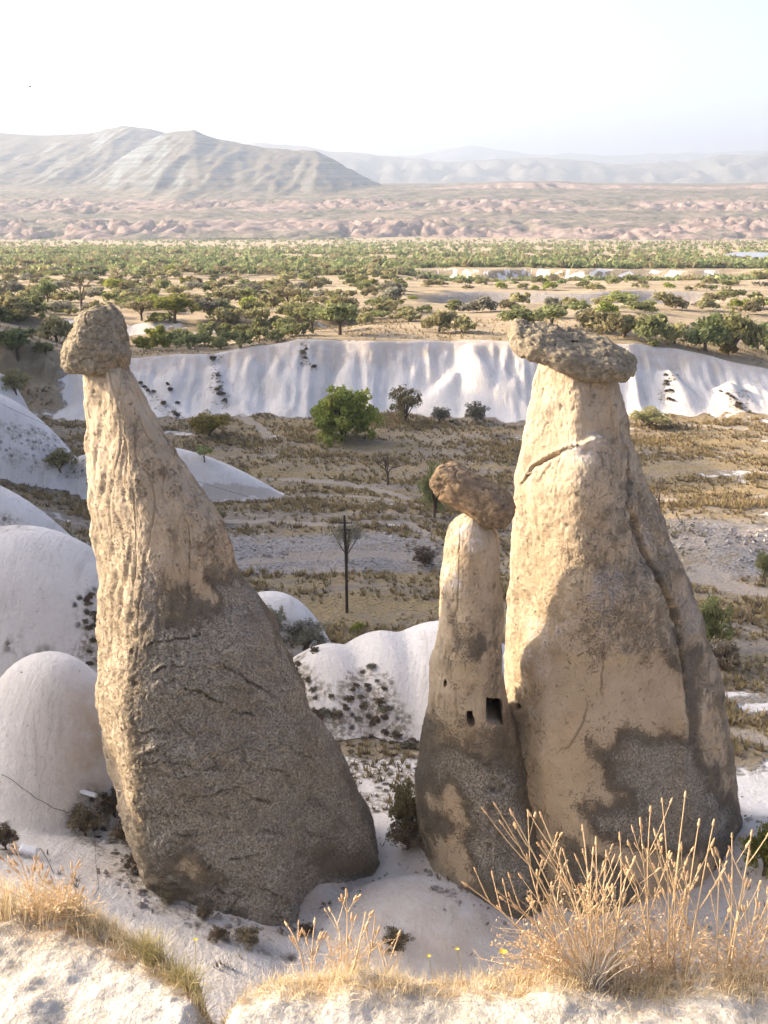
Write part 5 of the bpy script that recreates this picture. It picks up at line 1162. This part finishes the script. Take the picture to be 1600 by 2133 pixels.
n = 2600; px = rng.uniform(-60, 1680, n); grass_patch('straw_litter', 'loose straw scattered on the pale terrace soil', px, rng.uniform(-0.42, -0.05, n), np.full(n, 0.02), M_GOLD, 25, 0.0009, 2.5, 3.0)

# ------------------------------------------------------------------ dry thistle bushes
M_STEM = straw_mat('dry_thistle_stem', (0.52, 0.38, 0.215), (0.76, 0.60, 0.38), (0.62, 0.51, 0.29)); M_SEED = straw_mat('dry_seed_head', (0.52, 0.34, 0.17), (0.74, 0.58, 0.38), (0.6, 0.42, 0.22)); M_ROOT = straw_mat('pale_root_stem', (0.42, 0.36, 0.28), (0.64, 0.58, 0.48), (0.5, 0.42, 0.30))
def lpoint(px, row, y): return at(px, row, y)
def ledge_pt(px, back=0.0):
    x = (px - 800) / FOC * 3.68; y = float(edge_y(np.array([x]))[0]) + back; return np.array([x, y, float(ledge_z(np.array([x]), np.array([y]))[0])])
def curve(a, b, bow, n=9):
    t = np.linspace(0, 1, n)[:, None]; c = (a + b) / 2 + bow; return a * (1 - t) ** 2 + 2 * c * t * (1 - t) + b * t ** 2
def seed_head(p, d, L=0.028, r=0.0052):
    d = d / np.linalg.norm(d); s = np.array([0, 0.12, 0.35, 0.6, 0.82, 1.0]); P = p + d * (s * L)[:, None]
    return tubes(P[None], np.array([[0.25, 0.85, 1.0, 0.7, 0.75, 0.35]]) * r, 6)
def thistle(name, label, base_px, stalks, seed, mass_n, mass_px, mass_row, yb):
    rng = np.random.default_rng(seed); b0 = ledge_pt(base_px, yb)
    o = empty(name, b0, label, 'bush')
    for bx, tx, ty in stalks:
        a = ledge_pt(bx, yb + rng.normal(0, 0.03)) - (0, 0, 0.02); y2 = a[1] + rng.uniform(-0.05, 0.22); tip = lpoint(tx, ty, y2)
        C = curve(a, tip, rng.normal(0, 0.02, 3) + np.array([0, 0, 0.02]), 10)
        parts = [tubes(C[None], np.linspace(0.0034, 0.0016, 10)[None], 5)]; heads = [(tip, C[-1] - C[-2])]
        ln = np.linalg.norm(tip - a)
        for k in range(rng.integers(3, 6)):
            f = rng.uniform(0.35, 0.88); i = int(f * 9); p = C[i]; d = (C[i + 1] - C[i]); d /= np.linalg.norm(d)
            side = np.array([rng.choice([-1, 1]) * rng.uniform(0.35, 0.8), rng.normal(0, 0.3), 0.1]); d2 = d + side; d2 /= np.linalg.norm(d2)
            l2 = ln * rng.uniform(0.14, 0.34) * (1.15 - 0.5 * f); q = p + d2 * l2 + np.array([0, 0, l2 * 0.25]); c2 = curve(p, q, np.array([0, 0, -l2 * 0.08]), 6)
            parts.append(tubes(c2[None], np.linspace(0.0019, 0.0011, 6)[None], 4)); heads.append((q, c2[-1] - c2[-2]))
            if rng.random() < 0.5:
                p3 = c2[3]; q3 = p3 + (d2 * 0.4 + np.array([rng.normal(0, 0.4), 0, 0.7])) * l2 * 0.5; parts.append(tubes(curve(p3, q3, 0, 5)[None], np.full((1, 5), 0.0011), 4)); heads.append((q3, q3 - p3))
        v, f = join(parts); st = link('stalk', make_mesh('stalk', v - b0, f, dict(tint=np.repeat(rng.uniform(0.2, 0.9), len(v)))), M_STEM, o)
        for p, d in heads:
            v, f = seed_head(p, d, rng.uniform(0.016, 0.034), rng.uniform(0.0032, 0.0056)); link('seed_head', make_mesh('seed_head', v - b0, f, dict(tint=rng.uniform(0, 1, len(v)))), M_SEED, st)
    # the tangle of fine twigs
    px = np.interp(rng.random(mass_n), [0, 0.5, 1], mass_px) + rng.normal(0, 30, mass_n); row = rng.uniform(mass_row[0], mass_row[1], mass_n) + 0.0016 * (px - mass_px[1]) ** 2 * (mass_row[1] - mass_row[0]) / 120
    A = np.array([ledge_pt(base_px + rng.normal(0, 42) + 0.22 * (q - base_px), yb + rng.normal(0, 0.04)) for q in px]); T = np.array([lpoint(a_, r_, yb + 3.0 + rng.normal(0.05, 0.10)) for a_, r_ in zip(px, row)])
    t = np.linspace(0, 1, 7)[None, :, None]; M_ = (A + T) / 2 + rng.normal(0, 0.025, A.shape) + (0, 0, 0.02)
    C = A[:, None] * (1 - t) ** 2 + 2 * M_[:, None] * t * (1 - t) + T[:, None] * t ** 2
    v1, f1 = tubes(C, np.linspace(0.0014, 0.0007, 7)[None] * rng.uniform(0.7, 1.3, (mass_n, 1)), 3)
    # side twigs
    m2 = 4; idx = np.repeat(np.arange(mass_n), m2); ii = rng.integers(2, 6, len(idx)); p = C[idx, ii]; d = C[idx, ii + 1] - C[idx, ii - 1]; d /= np.linalg.norm(d, axis=1)[:, None]
    d = d + rng.normal(0, 0.55, d.shape); d /= np.linalg.norm(d, axis=1)[:, None]; l = rng.uniform(0.02, 0.09, len(idx))[:, None]; q = p + d * l; mid = (p + q) / 2 + rng.normal(0, 0.006, p.shape)
    v2, f2 = tubes(np.stack([p, mid, q], 1), np.full((len(idx), 3), 0.0007), 3)
    v, f = join([(v1, f1), (v2, f2)]); t1 = np.clip(rng.normal(0.45, 0.25, mass_n), 0, 1); tt = np.concatenate([np.repeat(t1, 21), np.repeat(t1[idx], 9)])
    tag(link('twigs', make_mesh('twigs', v - b0, f, dict(tint=tt)), M_STEM, o), kind='stuff')
    # tiny dry leaves and calyces
    n = len(q); P = np.concatenate([q, (p + q) / 2, C[:, 4], C[:, 5], C[:, 6]]); V, F, T_ = leaf_cloud(P, np.full(len(P), 0.004), 1, 0.0052, rng)
    tag(link('dry_leaves', make_mesh('dry_leaves', V - b0, F, dict(tint=T_), smooth_shade=False), M_SEED, o), kind='stuff')
    return o
S1 = [(1215, 1070, 1700), (1205, 1035, 1682), (1195, 975, 1846), (1225, 1177, 1785), (1215, 1215, 1732), (1240, 1235, 1782), (1235, 1242, 1762), (1250, 1292, 1752), (1255, 1260, 1816), (1265, 1307, 1822), (1230, 1130, 1705), (1200, 1100, 1790), (1210, 1040, 1860), (1225, 1150, 1850)]
S2 = [(1360, 1335, 1722), (1365, 1355, 1692), (1372, 1380, 1672), (1385, 1427, 1662), (1395, 1415, 1776), (1400, 1455, 1722), (1410, 1485, 1722), (1380, 1455, 1812), (1350, 1310, 1800)]
S3 = [(1500, 1525, 1747), (1490, 1565, 1742), (1500, 1560, 1782), (1520, 1580, 1856), (1530, 1598, 1882), (1480, 1500, 1800), (1540, 1640, 1800)]
thistle('thistle_bush', 'large tangled dry thistle bush with pale root on the terrace edge', 1215, S1, 31, 170, [1030, 1200, 1400], (1830, 2010), 0.02)
thistle('thistle_bush', 'tall candelabra stalks of dry thistle rising right of the tangled bush', 1375, S2, 32, 95, [1280, 1390, 1500], (1880, 2010), 0.05)
thistle('thistle_bush', 'sprawling dry thistle leaning out over the far end of the terrace edge', 1520, S3, 33, 80, [1430, 1540, 1680], (1920, 2030), 0.04)
thistle('thistle_bush', 'small wispy dry weed with seed heads before the white apron', 720, [(700, 690, 1900), (720, 722, 1870), (735, 760, 1910), (650, 655, 1925), (640, 600, 1930), (760, 780, 1925), (800, 830, 1950)], 34, 26, [640, 720, 820], (1930, 2000), 0.05)
thistle('thistle_bush', 'small dry weed with orange seed heads among the tall grass', 110, [(100, 150, 1812), (90, 100, 1840), (70, 75, 1800), (120, 172, 1855), (60, 20, 1790), (130, 160, 1880), (40, 35, 1770)], 35, 40, [20, 90, 180], (1830, 1900), 0.02)
# pale root fan of the large bush
rng = np.random.default_rng(61); b0 = ledge_pt(1215, -0.05); n = 70; a = rng.normal(0, 0.55, n); L = rng.uniform(0.05, 0.22, n)
A = b0 + rng.normal(0, 0.012, (n, 3)) * (1, 1, 0.2); T = A + np.stack([np.sin(a) * L, rng.normal(0, 0.05, n), np.cos(a) * L], -1); t = np.linspace(0, 1, 5)[None, :, None]
C = A[:, None] + (T - A)[:, None] * t + np.array([0, 0, 0.02]) * (t * (1 - t)) * 3; v, f = tubes(C, np.linspace(0.0019, 0.0007, 5)[None] * np.ones((n, 1)), 4)
root = [o for o in COL.objects if o.name == 'thistle_bush'][0]
tag(link('root_stems', make_mesh('root_stems', v - np.array(root.location), f, dict(tint=rng.uniform(0, 1, len(v)))), M_ROOT, root), 'bleached white root stems', kind='stuff')
# little yellow flowers
M_PETAL = straw_mat('yellow_petals', (0.62, 0.48, 0.05), (0.80, 0.66, 0.12), (0.7, 0.5, 0.08))
for i, (px, row, lab) in enumerate([(1048, 1984, 'single yellow flower left of the large tangled thistle bush'), (893, 1992, 'tiny yellow flower beside the dead tuft on the terrace edge'), (952, 1978, 'small yellow flower on a thin stem between weed and thistle bush'), (407, 1958, 'pale yellow flower on the sloping grassy terrace edge')]):
    b = ledge_pt(px + 10, 0.02); tip = at(px, row, b[1] + 0.02); o = empty('yellow_flower', b, lab, 'flower')
    v, f = tubes(curve(b - (0, 0, .01), tip, np.zeros(3), 6)[None], np.full((1, 6), 0.0012), 4); link('stem', make_mesh('stem', v - b, f, dict(tint=np.full(len(v), 0.6))), M_GRN, o)
    an = np.linspace(0, 2 * np.pi, 9, endpoint=False); V = []; F = []
    r = 0.016 if i == 0 else 0.009
    for k, q in enumerate(an):
        d = np.array([np.cos(q), np.sin(q) * 0.8, 0.35]); s = np.array([-np.sin(q), np.cos(q), 0]); c = tip
        V += [c, c + d * r * .6 + s * r * .25, c + d * r, c + d * r * .6 - s * r * .25]; F.append([4 * k, 4 * k + 1, 4 * k + 2, 4 * k + 3])
    link('bloom', make_mesh('bloom', np.array(V) - b, np.array(F), dict(tint=np.random.default_rng(i).uniform(0, 1, len(V)))), M_PETAL, o)
# ------------------------------------------------------------------ haze
m = bpy.data.materials.new('summer_haze'); m.use_nodes = True
for nd in list(m.node_tree.nodes): m.node_tree.nodes.remove(nd)
out = m.node_tree.nodes.new('ShaderNodeOutputMaterial'); pv = m.node_tree.nodes.new('ShaderNodeVolumePrincipled')
pv.inputs['Color'].default_value = (0.38, 0.45, 0.54, 1); pv.inputs['Density'].default_value = 1.9e-4; pv.inputs['Anisotropy'].default_value = 0.25
m.node_tree.links.new(pv.outputs[0], out.inputs['Volume'])
v, f = box(0, 8000, 150, 34000, 24000, 620)
hz_o = tag(link('haze', make_mesh('haze', v, f, smooth_shade=False), m), 'thin pale summer haze over the valley', kind='stuff')
